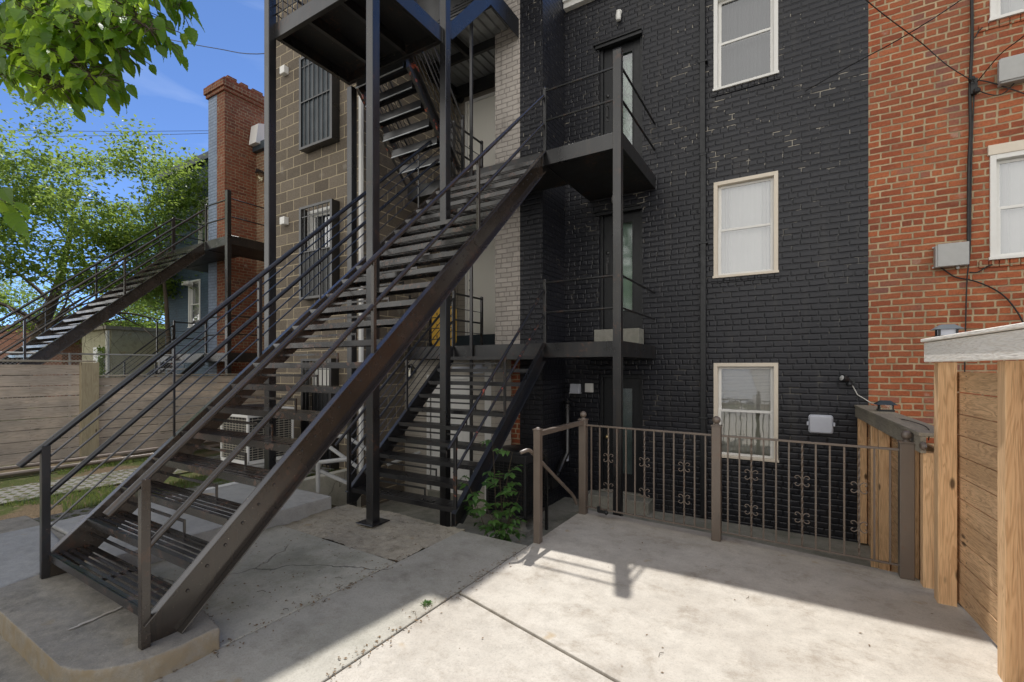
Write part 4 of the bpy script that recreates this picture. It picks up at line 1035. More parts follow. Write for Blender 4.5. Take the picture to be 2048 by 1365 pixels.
m = MB(); m.box(-4.05,-3.95,3.5,3.6,7.3,8.60); m.box(-5.9,-5.8,3.5,3.6,8.4,8.6); m.box(-6.1,-3.95,3.45,3.53,8.42,8.56); m.build('frame', M['steel'], pr)
m = MB(); m.box(-4.0,-3.97,3.66,7.85,7.3,7.34)
# ---- copies for the neighbour
NB = Vector((-9.45, 0.0, 0.0))
for src, lab in ((ms,'long black steel staircase of the neighbouring houses at the left'),(ls,'lower black steel staircase of the neighbouring houses half hidden by the fence'),
                 (b2,'upper steel balcony of the neighbouring houses against the brick chimney'),(b1,'lower steel balcony of the neighbouring houses above the timber fence')):
    c = copy_tree(src); c.location = src.location + NB; c['label'] = lab

# ================================================================ METAL YARD FENCE
P1, P2, P3, P0 = Vector((-2.13,5.115,0)), Vector((-.681,5.01,0)), Vector((.753,4.91,0)), Vector((-2.154,4.04,0))
fe = empty('metal_fence', tuple(P1), 'bronze metal railing with scroll balusters and ball topped posts along the patio edge', 'fence')
for P, h, s in ((P1,1.09,.085),(P2,1.12,.085),(P3,1.09,.095)):
    m = MB(); m.box(P.x-s/2,P.x+s/2,P.y-s/2,P.y+s/2,0,h); o = m.build('post', M['bronze'], fe, bevel=.006)
    m = MB(); m.box(P.x-s/2-.005,P.x+s/2+.005,P.y-s/2-.005,P.y+s/2+.005,h,h+.012); m.lathe((P.x,P.y,h+.012),[(.03,0),(.022,.012),(.014,.02)],14); m.ball((P.x,P.y,h+.062),.038,16,10)
    m.build('finial', M['bronze'], o, smooth=True)
def scroll(m, c, d, s=1.0, r=.0055):
    arm = [(0.003,0.0),(0.006,.018),(0.016,.036),(.032,.046),(.048,.043),(.056,.031),(.051,.020),(.041,.019)]
    for sx in (1,-1):
        for sz in (1,-1):
            m.tube([c + d*(a*sx*s) + Vector((0,0,b*sz*s)) for a, b in arm], r*.8, 6)
    m.lathe(c-Vector((0,0,.012)), [(.010,0),(.010,.024)], 8)
for A, B in ((P1,P2),(P2,P3)):
    d = (B-A).normalized()
    for z, w_, h_ in ((1.03,.035,.018),(.09,.025,.014)):
        m = MB(); m.bar(A+d*.043+Vector((0,0,z)), B-d*.043+Vector((0,0,z)), w_, h_); m.build('rail', M['bronze'], fe, bevel=.002)
    nb = 13
    for k in range(1, nb+1):
        p = A+(B-A)*k/(nb+1); tw = k in (3,7,11)
        m = MB()
        if tw:
            base = len(m.v); K = 48; hh = .0065
            for i in range(K+1):
                t = i/K; z = .097+t*.924; a = t*math.pi*7
                for q in range(4):
                    m.v.append((p.x+math.cos(a+q*math.pi/2)*hh*1.4, p.y+math.sin(a+q*math.pi/2)*hh*1.4, z))
            for i in range(K):
                for q in range(4): m.f.append((base+i*4+q, base+i*4+(q+1)%4, base+(i+1)*4+(q+1)%4, base+(i+1)*4+q))
            bl = m.build('baluster', M['bronze'], fe)
            for zc in (.68,.35):
                m = MB(); scroll(m, Vector((p.x,p.y,zc)), d); m.build('scroll', M['bronze'], bl, smooth=True)
        else:
            m.box(p.x-.007,p.x+.007,p.y-.007,p.y+.007,.097,1.021); m.build('baluster', M['bronze'], fe)
p = P1+(P2-P1)*.17; m = MB(); m.box(p.x-.05,p.x+.06,p.y-.04,p.y-.014,.055,.085); m.ball((p.x+.05,p.y-.035,.07),.025,8,6); m.box(p.x-.06,p.x-.03,p.y-.03,p.y-.01,.06,.12)
m.build('latch', M['black'], fe)
sr = empty('step_handrail', tuple(P0), 'sunlit bronze post with top rail and bent handrail at the steps down', 'handrail')
m = MB(); m.box(P0.x-.034,P0.x+.034,P0.y-.034,P0.y+.034,0,1.09); o = m.build('post', M['bronze'], sr, bevel=.005)
m = MB(); m.box(P0.x-.038,P0.x+.038,P0.y-.038,P0.y+.038,1.09,1.102); m.lathe((P0.x,P0.y,1.102),[(.032,0),(.02,.012),(.004,.018)],14); m.build('cap', M['bronze'], o)
m = MB(); m.bar((P0.x,P0.y+.036,1.055),(P1.x-.005,P1.y-.044,1.06),.05,.05); m.build('top_rail', M['bronze'], sr, bevel=.004)
m = MB(); x = P0.x-.055
m.tube([(x-.05,3.88,.885),(x-.012,3.93,.905),(x-.002,3.97,.90),(x,4.03,.865),(x,4.95,.26),(x+.01,5.0,.21),(x+.02,5.03,.15),(x+.02,5.05,.12)],.019,10); m.build('handrail', M['bronze'], sr, smooth=True)

# ================================================================ TIMBER FENCES
# right fence: low far section and tall near section
def board_wall(m, A, B, z0, z1, h=.14, t=.025, gap=.006, nails=(), nside=1):
    z = z0; rows = []
    while z+h <= z1+.02:
        j = random.uniform(-.003,.003); nrm = Vector(((B-A).y, -(B-A).x, 0)).normalized()*j
        zj = random.uniform(-.003,.003); m.bar(A+nrm+Vector((0,0,z+h/2+zj)), B+nrm+Vector((0,0,z+h/2-zj)), t, h-gap-random.uniform(0,.004)); rows.append((nrm, z+h/2)); z += h
    m.mark = len(m.f); side = Vector(((B-A).y, -(B-A).x, 0)).normalized()*nside
    for tt in nails:
        for nrm, zc in rows:
            for dz in (-h*.28, h*.28):
                p = A+(B-A)*tt+nrm+side*(t/2)+Vector((0,random.uniform(-.01,.01),zc+dz)); m.bar(p, p+side*.0015, .007, .007)
lf = empty('timber_fence', (.80,6.2,0), 'low weathered timber fence section running back to the black wall', 'fence', 'timber fences')
A, B = Vector((.775,7.78,0)), Vector((.925,4.72,0))
m = MB(); board_wall(m, A+Vector((.03,0,0)), B+Vector((.03,0,0)), -.62, 1.05); m.build('board_panel', M['wood_r'], lf)
for t, s in ((.01,.09),(.30,.04),(.44,.10),(.80,.09),(.97,.10)):
    p = A+(B-A)*t; m = MB(); m.box(p.x-.09,p.x+.004,p.y-s/2,p.y+s/2,-.62,1.04); m.build('post', M['wood_p'], lf, bevel=.004)
m = MB(); m.bar(A+Vector((-.10,-.02,1.105)), B+Vector((-.10,0,1.105)), .035, .13); m.bar(A+Vector((-.01,-.02,1.185)), B+Vector((-.01,0,1.185)), .235, .028)
m.build('top_rail', M['wood_g'], lf, bevel=.004)
p = Vector((.97,4.75,1.12)); 
tf2 = empty('timber_fence', (.93,4.1,0), 'tall honey coloured timber fence section with bleached beam at the right edge', 'fence', 'timber fences')
T = [Vector((.915,4.60,0)), Vector((1.0,3.58,0)), Vector((1.10,2.3,0))]
m = MB()
for a, b in ((T[0],T[2]),): board_wall(m, a+Vector((.075,0,0)), b+Vector((.075,0,0)), .02, 1.74, h=.15, nails=(.09,.35,.40), nside=(1 if (b-a).y > 0 else 1))
m.build('board_panel', M['wood_r'], tf2, mat2=M['black'])
for (p, s, zb) in ((T[0]+Vector((0,-.05,0)),.115,-.3),(T[1],.12,-.2),(T[1]+Vector((.055,-.18,0)),.10,-.2),(T[2],.12,-.2)):
    m = MB(); m.box(p.x-.05,p.x+.055,p.y-s/2,p.y+s/2,zb,1.735); m.build('post', M['wood_p'], tf2, bevel=.005)
m = MB()
b0, b1_ = T[0]+Vector((-.085,.02,1.81)), T[2]+Vector((-.085,0,1.81))
m.bar(b0, b1_, .04, .145); m.bar(T[0]+Vector((.03,.06,1.90)), T[2]+Vector((.03,0,1.90)), .30, .025); m.box(.82,1.10,4.60,4.635,1.74,1.88)
m.build('beam', M['wood_w'], tf2, bevel=.005)
m = MB(); m.bar(T[1]+Vector((.03,-.25,.10)), T[2]+Vector((-.02,0,.10)), .09, .16); m.build('ground_rail', M['wood_g'], tf2, bevel=.006)

# left fence
FXL = -10.85
ff = empty('timber_fence', (FXL,2,0), 'higher near panel of the grey weathered board fence at the left', 'fence', 'timber fences')
A, B = Vector((FXL,-2.5,0)), Vector((FXL,3.28,0))
m = MB(); board_wall(m, A, B, .12, 1.78, h=.181, gap=.010, nails=(.62,.78,.87,.95), nside=1); m.build('board_panel', M['wood_l'], ff, mat2=M['black'])
m = MB(); m.box(FXL-.07,FXL+.07,-2.5,3.36,1.79,1.82); m.build('cap_rail', M['wood_g'], ff, bevel=.003)
for y in (-1.6,3.30): m = MB(); m.box(FXL+.014,FXL+.10,y-.15,y+.10,-.05,1.785); m.build('post', M['wood_lp'], ff, bevel=.004)
fg = empty('timber_fence', (FXL,5,0), 'lower far panel of the grey weathered board fence at the left', 'fence', 'timber fences')
m = MB(); board_wall(m, Vector((FXL-.02,3.42,0)), Vector((FXL-.02,9.0,0)), .10, 1.52, h=.1575, gap=.008); m.build('board_panel', M['wood_l'], fg, bevel=.002, seg=1)
m = MB(); m.box(FXL-.09,FXL+.05,3.41,9.0,1.53,1.555); m.build('cap_rail', M['wood_g'], fg, bevel=.003)
m = MB(); m.tube([(FXL+.5,-2,.05),(FXL+.45,2,.05),(FXL+.5,6,.06)], .035, 8); m.tube([(FXL+.4,1.0,.15),(FXL+.42,3,.14),(FXL+.38,6,.16)], .03, 8)
tag(m.build('drain_pipe', M['bronze'], smooth=True), 'pair of grey pipes lying along the foot of the left fence', 'pipe')
# chain link fence of the far yard
cf = empty('chain_link_fence', (-12.5,4,0), 'thin chain link fence seen behind the lower board fence', 'fence')
m = MB(); X_ = -12.9
for y in (2.0,3.6,5.2): m.tube([(X_,y,0),(X_,y,2.0)], .022, 8)
m.tube([(X_,1.0,1.98),(X_,5.6,1.98)], .018, 8); m.build('frame', M['grey_metal'], cf)
m = MB()
for k in range(75):
    y = 1.0+k*.062
    m.bar((X_,y,.9),(X_,min(y+1.05,5.6),.9+min(1.05,5.6-y)),.003,.003); m.bar((X_+.003,y,1.95),(X_+.003,min(y+1.05,5.6),1.95-min(1.05,5.6-y)),.003,.003)
m.build('mesh', M['grey_metal'], cf)
# ================================================================ SMALL THINGS
def one(name, m, mat, lab, cat, group=None, **k):
    return tag(m.build(name, M[mat], None, **k), lab, cat, group)
# downpipe of the black house
m = MB(); m.box(-1.285,-1.205,FY-.075,FY-.012,-.6,5.02); m.box(-1.29,-1.20,FY-.08,FY-.008,4.96,5.0); m.box(-1.295,-1.215,FY-.078,FY-.012,5.0,8.12)
for z in (.9,3.6,6.4): m.box(-1.31,-1.18,FY-.083,FY-.001,z,z+.03)
one('downpipe', m, 'black', 'dark rectangular downpipe running down the black brick wall', 'downpipe', bevel=.006)
# wall lights beside/above black doors
for (u, v, lab) in ((1239,35,'small white jar light on the black wall above the upper door'),(1231,398,'small white jar light over the middle door partly behind the post')):
    p = PY(u, v, FY); q = empty('wall_light', tuple(p), lab, 'wall light', 'jar lights over the doors')
    MB().lathe((p.x,FY,p.z+.07), [(.045,0),(.045,.03),(.03,.04)], 14, (0,-1,0)).build('base', M['white'], q, smooth=True)
    MB().lathe((p.x,FY-.06,p.z-.10), [(.015,0),(.038,.012),(.046,.05),(.046,.10),(.034,.14),(.036,.17)], 14).build('shade', M['white'], q, smooth=True)
# coach lantern in recess and one in the enclosure
for (P, lab) in ((Vector((-6.02,GY-.10,PY(911,198,GY-.1).z)),'black coach lantern by the upper white door'),(Vector((-5.90,BY-.06,PY(826,745,BY).z)),'black coach lantern on the beige basement wall')):
    q = empty('wall_lantern', tuple(P), lab, 'wall lantern', 'black coach lanterns'); x, y, z = P
    m = MB(); m.lathe((x+.02,y+.09,z), [(.075,0),(.075,.02),(.03,.03)], 18, (0,-1,0)); m.tube([(x+.02,y+.06,z+.05),(x-.03,y+.0,z+.15),(x-.06,y-.02,z+.12)], .010, 6); m.build('bracket', M['black'], q, smooth=True)
    m = MB(); c = (x-.06,y-.02)
    m.lathe((c[0],c[1],z+.08), [(.07,0),(.04,.03),(.012,.05)], 6); m.lathe((c[0],c[1],z-.12), [(.02,0),(.05,.02),(.05,.03)], 6)
    for k in range(6): a = k*math.pi/3; m.tube([(c[0]+.047*math.cos(a),c[1]+.047*math.sin(a),z-.095),(c[0]+.062*math.cos(a),c[1]+.062*math.sin(a),z+.085)], .005, 5)
    m.build('lantern_cage', M['black'], q)
    MB().lathe((c[0],c[1],z-.09), [(.042,0),(.055,.17)], 6).build('lantern_glass', M['lamp_glass'], q)
p = PY(519,352,FY-.1); q = empty('wall_lantern', tuple(p), 'tiny dark lantern on the neighbouring brick wall right of the chimney', 'wall lantern')
MB().box(p.x-.07,p.x+.07,p.y-.07,p.y+.07,p.z-.12,p.z+.08).build('lantern_glass', M['lamp_glass'], q)
MB().prism([(p.x-.1,p.z+.08),(p.x+.1,p.z+.08),(p.x,p.z+.18)],'y',p.y-.08,p.y+.09).build('lantern_cap', M['black'], q)
# utility cover box
a, b = PY(1617,830,FY-.1), PY(1667,870,FY-.1); q = empty('utility_box', ((a.x+b.x)/2,FY,(a.z+b.z)/2), 'rounded pale plastic utility cover on the black wall above the railing', 'utility box')
m = MB(); cxx, czz, hw, hh = (a.x+b.x)/2, (a.z+b.z)/2, abs(b.x-a.x)/2, abs(a.z-b.z)/2
def rrect(hw, hh, r, n=5):
    o = []
    for qx, qz, t0 in ((1,1,0),(-1,1,90),(-1,-1,180),(1,-1,270)):
        for k in range(n+1): t = R(t0+90*k/n); o.append((cxx+qx*(hw-r)+r*math.cos(t), czz+qz*(hh-r)+r*math.sin(t)))
    return o
m.prism(rrect(hw,hh,.035), 'y', FY-.06, FY); m.build('back_box', M['plastic'], q, bevel=.006)
m = MB(); m.prism(rrect(hw*.93,hh*.91,.035), 'y', FY-.10, FY-.061); m.build('cover', M['plastic'], q, bevel=.014, seg=3)
m = MB(); 
for s in (-1,1): m.box(cxx+s*(hw-.003),cxx+s*(hw+.02),FY-.08,FY-.03,czz-.02,czz+.03)
m.build('clip', M['plastic'], q, bevel=.003)
# security light with cable
p = PY(1695,762,FY-.12); q = empty('security_light', (p.x,FY,p.z), 'black twin head security light on the black wall near the brick house', 'security light')
m = MB(); m.box(p.x+.02,p.x+.09,FY-.05,FY-.001,p.z-.05,p.z+.03); m.tube([(p.x+.05,FY-.05,p.z-.01),(p.x+.0,FY-.12,p.z-.01)], .014, 8); m.lathe((p.x+.02,FY-.10,p.z-.07), [(.03,0),(.04,.02),(.025,.05)], 12); m.build('housing', M['black'], q, smooth=True)
m = MB(); ax = Vector((-.75,-.6,.25)); m.lathe((p.x-.01,FY-.12,p.z+.02), [(.028,-.02),(.046,.02),(.05,.075)], 16, ax); hd = m.build('lamp_head', M['black'], q, smooth=True)
MB().lathe(Vector((p.x-.01,FY-.12,p.z+.02))+ax.normalized()*.0755, [(.036,0),(.025,.010),(.005,.015)], 16, ax).build('lens', M['grey_metal'], hd, smooth=True)
c0 = PY(1703,768,FY-.02); c1 = PY(1740,805,FY-.02)
m = MB(); m.tube([c0, PY(1715,790,FY-.02), PY(1727,797,FY-.02), c1, c1+Vector((.05,-.1,-.02))], .006, 6); m.build('lead', M['cable_w'], q, smooth=True)
# electrical boxes beside the basement door
a, b = PY(1145,768,FY), PY(1162,785,FY); q = MB()
q.prism([(FY,b.z),(FY,a.z),(FY-.10,a.z),(FY-.13,b.z)], 'x', a.x-.0, b.x); q.box(a.x-.01,b.x+.01,FY-.14,FY,b.z-.02,b.z-.003); one('vent_hood', q, 'plastic', 'sloping pale dryer vent hood left of the basement door', 'vent', bevel=.004)
a, b = PY(1171,767,FY), PY(1187,785,FY); q = MB(); q.box(a.x,b.x,FY-.03,FY,b.z,a.z); q.box(a.x+.02,b.x-.02,FY-.036,FY-.0305,b.z+.02,a.z-.02)
one('vent_cover', q, 'white', 'square white louvred vent cover beside the basement door', 'vent', bevel=.004)
# meter pipe and small box
x = -3.60
m = MB(); p = PX(1137,912,x+.06)
m.box(x+.001,x+.07,p.y-.08,p.y+.08,p.z-.10,p.z+.10); one('electric_outlet', m, 'plastic', 'small pale outdoor outlet box on the dark side wall behind the railing post', 'outlet', bevel=.02)
m = MB(); m.tube([(x+.12,7.62,1.05),(x+.12,7.62,.2),(x+.10,7.3,-.1)], .05, 10); m.lathe((x+.12,7.62,1.05), [(.05,0),(.075,.03),(.075,.05),(.03,.06)], 12); m.tube([(x+.1,7.3,-.1),(x+.08,6.9,-.3),(x+.02,6.7,-.34)], .035, 8); m.box(x+.0,x+.16,6.95,7.2,-.3,-.12)
one('gas_meter_pipe', m, 'steel', 'dark vent pipe and fittings in the corner beside the basement door', 'pipe', smooth=True)
# red house service boxes and cables
a, b = PY(1871,492,FY-.1), PY(1937,530,FY-.1); q = empty('junction_box', (a.x,FY,b.z), 'flat grey junction box on the red brick wall left of the cables', 'junction box', 'grey boxes on the red house')
MB().box(a.x,b.x,FY-.10,FY,b.z,a.z).build('box', M['grey_metal'], q, bevel=.004)
m = MB(); m.box(a.x+.02,b.x+.004,FY-.115,FY-.101,b.z+.006,a.z+.012); m.box(a.x-.02,a.x,FY-.04,FY-.03,b.z,b.z+.02); m.box(a.x-.02,a.x,FY-.04,FY-.03,a.z-.02,a.z); m.box(b.x-.1,b.x-.07,FY-.06,FY-.03,b.z-.03,b.z); m.build('lid', M['grey_metal'], q, bevel=.002)
a, b = PY(2000,118,FY-.1), PY(2075,152,FY-.1); q = empty('terminal_box', (a.x,FY,b.z), 'grey cable terminal box high on the red brick wall at the right edge', 'terminal box', 'grey boxes on the red house')
MB().box(a.x,b.x,FY-.11,FY,b.z,a.z).build('box', M['grey_metal'], q, bevel=.012); MB().box(a.x-.015,b.x+.01,FY-.125,FY-.111,b.z+.02,a.z-.02).build('lid', M['grey_metal'], q, bevel=.01)
def cable(pts, r, lab, mat='cable', cat='cable', name='cable', sag=0):
    m = MB(); P = [Vector(p) for p in pts]; Q = []
    for i in range(len(P)-1):
        a_, b_, c_, d_ = P[max(i-1,0)], P[i], P[i+1], P[min(i+2,len(P)-1)]
        for k in range(6):
            t = k/6; Q.append(.5*((2*b_)+(c_-a_)*t+(2*a_-5*b_+4*c_-d_)*t*t+(3*b_-a_-3*c_+d_)*t**3))
    Q.append(P[-1]); m.tube(Q, r, 6); return one(name, m, mat, lab, cat, 'overhead and wall cables', smooth=True)
W = FY-.035
cable([PY(1943,-30,W),PY(1944,80,W),PY(1940,180,W),PY(1941,260,W),PY(1938,330,W),PY(1937,420,W),PY(1937,500,W)], .016, 'thick black cable bundle running down the red brick wall')
cable([PY(1949,170,W),PY(1945,260,W),PY(1942,380,W),PY(1940,500,W),PY(1934,560,W),PY(1931,660,W),PY(1929,760,W)], .007, 'thin black cable dropping below the junction box to the fence')
cable([PY(1878,533,W-.02),PY(1895,545,W),PY(1912,555,W),PY(1950,563,W),PY(1990,580,W),PY(2020,605,W),PY(2050,655,W),PY(2080,760,W)], .008, 'black cable curving from junction box right across the red bricks')
cable([PY(1939,545,W),PY(1955,545,W),PY(1975,533,W),PY(1985,530,W)], .007, 'short black cable stub to the lower right window')
cable([PY(1947,170,W),PY(1965,185,W),PY(2000,190,W),PY(2030,165,W),PY(2060,120,W)], .006, 'thin cable looping from the bundle up to the terminal box')
cable([PY(1951,160,W),PY(1980,165,W),PY(2020,178,W),PY(2070,195,W)], .007, 'thin cable leaving the bundle toward the right window')
cable([PY(1941,80,W),PY(1950,75,W),PY(1958,62,W),PY(1965,55,W)], .007, 'short cable stub to the upper right window')
m = MB(); p = PY(1948,168,W-.02); m.box(p.x-.03,p.x+.03,FY-.07,FY-.01,p.z-.12,p.z+.06); m.ball((p.x+.02,FY-.08,p.z-.1),.035,8,6); m.ball((p.x-.02,FY-.06,p.z+.06),.035,8,6)
one('cable_clamp', m, 'cable', 'black clamp where the wires meet the cable bundle on red brick', 'clamp')
# free hanging drop wires
E = PY(1950,165,W-.05)
cable([E, E.lerp(PD(1840,84,5.6),.5)+Vector((0,0,-.04)), PD(1840,84,5.6), PD(1715,-15,4.6), PD(1500,-250,3.4)], .006, 'thin overhead wire slanting down from upper left to the brick wall clamp')
cable([PY(1610,183,FY-.02), PD(1700,132,5.9), PD(1800,78,5.2), PD(1915,5,4.5), PD(2100,-130,3.8)], .006, 'thin overhead wire anchored on the black wall rising to the right')
cable([E+Vector((.02,0,0)), PD(2000,110,5.0), PD(2048,72,4.6), PD(2150,-20,4.0)], .006, 'thin overhead wire rising from clamp past the terminal box')
cable([PD(-200,30,30), PD(190,48,26), PD(308,73,24), PD(430,97,22), PD(540,107,20), PD(800,60,18)], .018, 'black overhead wire crossing blue sky beneath the leafy branch')
cable([PD(-200,258,30), PD(180,263,28), PD(420,262,26), PD(540,262,25)], .012, 'thin distant wire in the sky level with the chimney')
cable([PD(-200,278,30), PD(200,272,28), PD(415,267,26), PD(560,258,25)], .012, 'second thin distant wire just below the first')
cable([PD(-200,330,30), PD(200,325,28), PD(415,324,26), PD(560,322,25)], .012, 'lowest thin distant wire behind the tree')
# post cap lanterns
for (P, s, lab) in ((PX(1771,818,.86), 1.0, 'dark four sided post cap solar light on the low fence rail'),(PX(1893,668,.93), .8, 'black solar light with bright lens on the tall fence beam')):
    zb = 1.20 if s == 1.0 else 1.915
    x, y = P.x, P.y
    q = empty('solar_light', (x,y,zb), lab, 'solar light', 'solar lights on the timber fence')
    m = MB(); k = .075*s; m.box(x-k,x+k,y-k,y+k,zb,zb+.02*s)
    for a in (-1,1):
        for b in (-1,1): m.box(x+a*k*.8-.006,x+a*k*.8+.006,y+b*k*.8-.006,y+b*k*.8+.006,zb+.02*s,zb+.075*s)
    m.build('base', M['black'], q)
    MB().box(x-k*.72,x+k*.72,y-k*.72,y+k*.72,zb+.021*s,zb+.074*s).build('lens', M['lamp_glass' if s==1 else 'plastic'], q)
    m = MB(); n = len(m.v); k2 = k*1.35
    m.v += [(x-k2,y-k2,zb+.075*s),(x+k2,y-k2,zb+.075*s),(x+k2,y+k2,zb+.075*s),(x-k2,y+k2,zb+.075*s),(x-k*.6,y-k*.6,zb+.12*s),(x+k*.6,y-k*.6,zb+.12*s),(x+k*.6,y+k*.6,zb+.12*s),(x-k*.6,y+k*.6,zb+.12*s)]
    m.f += [(n,n+3,n+2,n+1),(n+4,n+5,n+6,n+7),(n,n+1,n+5,n+4),(n+1,n+2,n+6,n+5),(n+2,n+3,n+7,n+6),(n+3,n,n+4,n+7)]; m.build('roof', M['navy'], q)
cable([PX(1725,812,.80)+Vector((0,0,.03)), PX(1770,835,.82)+Vector((0,0,.02)), Vector((.87,5.6,1.21)), Vector((.90,5.0,1.21)), Vector((.86,4.75,1.14))], .004, 'thin cable stapled along the low timber fence rail')
m = MB(); m.lathe((.83,4.70,1.10), [(.03,0),(.035,.015),(.02,.03)], 10, (-1,-.3,0)); one('hinge_bracket', m, 'bronze', 'small rusty bracket where the low rail meets the tall fence', 'bracket')
# yellow plastic sled on lower balcony
q = empty('plastic_sled', (-5.25,6.45,D1), 'yellow plastic panel with small holes leaning behind the lower railings', 'sled')
m = MB(); cxx, czz = -5.28, D1+.36; m.prism(rrect(.27,.345,.10), 'y', 6.40, 6.44); m.build('panel', M['yellow'], q, bevel=.015, seg=3)
m = MB()
for i in range(3):
    for j in range(2): m.box(cxx-.15+j*.27,cxx-.13+j*.27,6.396,6.399,czz-.2+i*.2,czz-.15+i*.2)
m.build('slot', M['black'], q)
m = MB(); m.box(-5.72,-5.50,6.5,6.7,D1,D1+.45); m.ball((-5.6,6.6,D1+.5),.14,12,8); one('dark_bundle', m, 'black', 'dark bundled cover beside the yellow panel on the lower balcony', 'bundle', bevel=.04)
# plastic bag on upper balcony, paper under lower balcony
def crumple(c, s, n=4, seed=1, sq=(1,.6,.7)):
    rnd = random.Random(seed); m = MB(); m.ball(c, s, 14, 9, sq)
    m.v = [(v[0]+rnd.uniform(-1,1)*s*.28, v[1]+rnd.uniform(-1,1)*s*.28, max(v[2]+rnd.uniform(-1,1)*s*.3, c[2]-s*.6)) for v in m.v]; return m
p = PY(1145,283,6.35); one('plastic_bag', crumple((p.x,6.35,D2+.05), .09, seed=4, sq=(1.2,.6,.8)), 'white', 'crumpled white plastic bag on the upper balcony edge', 'bag')
p = PY(955,738,6.2); m = MB(); m.quad((p.x-.09,6.2,p.z-.08),(p.x+.10,6.22,p.z-.07),(p.x+.09,6.2,p.z+.09),(p.x-.02,6.18,p.z+.07)); m.box(p.x-.55,p.x+.15,6.24,6.27,p.z-.0,p.z+.035)
one('torn_sheet', m, 'plastic', 'torn pale sheet hanging under the lower balcony edge', 'sheet')

# ---- air conditioners
def ac(x, y, z, w, d, h, body, lab, black=False):
    q = empty('air_conditioner', (x,y,z), lab, 'air conditioner', 'outdoor air conditioners')
    t = .03
    m = MB()
    for a in (-1,1):
        for b in (-1,1): m.box(x+a*(w/2-.02)-.02,x+a*(w/2-.02)+.02,y+b*(d/2-.02)-.02,y+b*(d/2-.02)+.02,z,z+h-.1)
    m.box(x-w/2,x+w/2,y-d/2,y+d/2,z,z+.06); m.box(x-w/2-.004,x+w/2+.004,y-d/2-.004,y+d/2+.004,z+h-.14,z+h-.02)
    m.build('cabinet', M[body], q, bevel=.012)
    gb = 'beige_metal' if body == 'white' else body
    m = MB(); m.box(x-w/2+.035,x+w/2-.035,y-d/2+.035,y+d/2-.035,z+.06,z+h-.14); m.build('coil', M['black'], q)
    m = MB(); k = z+.09
    while k < z+h-.16:
        m.box(x-w/2+.04,x+w/2-.04,y-d/2+.002,y-d/2+.010,k,k+.010); m.box(x+w/2-.010,x+w/2-.002,y-d/2+.04,y+d/2-.04,k,k+.010); k += .038
    for i in range(1,9):
        xx = x-w/2+w*i/9; m.box(xx-.004,xx+.004,y-d/2+.011,y-d/2+.016,z+.06,z+h-.14); yy = y-d/2+d*i/9; m.box(x+w/2-.016,x+w/2-.011,yy-.004,yy+.004,z+.06,z+h-.14)
    m.build('grille', M[gb], q)
    m = MB(); m.lathe((x,y,z+h-.02), [(w*.44,0),(w*.44,.03),(w*.38,.045)], 28)
    m.build('fan_guard', M['black'], q, smooth=True)
    return q
c = PZ(520,905,.15)
wa = ac(-7.75,4.55,.16,.80,.80,.88,'white','white air conditioner with grey grille behind the long staircase')
m = MB(); m.box(-8.25,-7.2,4.05,5.0,-.03,.155); one('equipment_pad', m, 'walk', 'small concrete pad under the white air conditioner', 'pad', bevel=.01)
m = MB(); m.box(-7.349,-7.344,4.30,4.42,.72,.86); m.build('warning_label', M['black'], wa)
ba = ac(-3.52,5.95,-.42,.66,.66,.92,'under','black air conditioner on a raised base in the sunken area beside the stairs')
m = MB(); m.box(-3.85,-3.19,5.62,6.28,-.65,-.58); m.lathe((-3.3,5.75,-.58),[(.06,0),(.04,.04),(.04,.155)],10); m.lathe((-3.74,5.75,-.58),[(.06,0),(.04,.04),(.04,.155)],10); m.lathe((-3.5,6.15,-.58),[(.06,0),(.04,.04),(.04,.155)],10); m.build('base', M['floor'], ba)
q = empty('cellar_rail', (-2.75,5.5,-.65), 'small black square tube rail beside the black air conditioner', 'rail')
m = MB(); p = PZ(1093,1060,-.65); X, Y = p.x, p.y
m.box(X-.018,X+.018,Y-.018,Y+.018,-.65,.42); m.build('post', M['steel'], q); m = MB(); m.box(X-.5,X+.018,Y-.018,Y+.018,.421,.455); m.box(X-.5,X-.465,Y-.018,Y+.018,-.65,.42); m.build('rail', M['steel'], q, bevel=.003)
# white pipe railing behind lower stairs
q = empty('pipe_railing', (-5.3,4.6,0), 'grey white pipe railing with diagonal braces behind the lower stair foot', 'railing')
m = MB(); X = -5.35
pts = [[PX(635,942,-5.4),PX(640,925,-5.4),PX(700,918,-5.0)],[PX(650,875,-5.9),PX(690,872,-5.6),PX(735,900,-5.3)],[PX(660,895,-5.8),PX(715,935,-5.3)],[PX(638,942,-5.4),PX(700,968,-5.1)],[PX(636,985,-5.4),PX(636,925,-5.4)],[PX(760,985,-5.2),PX(830,1000,-5.0)],[PX(775,930,-5.6),PX(840,905,-5.4)]]
for P in pts: MB().tube(P, .028, 8).build('rail', M['grey_metal'], q, smooth=True)

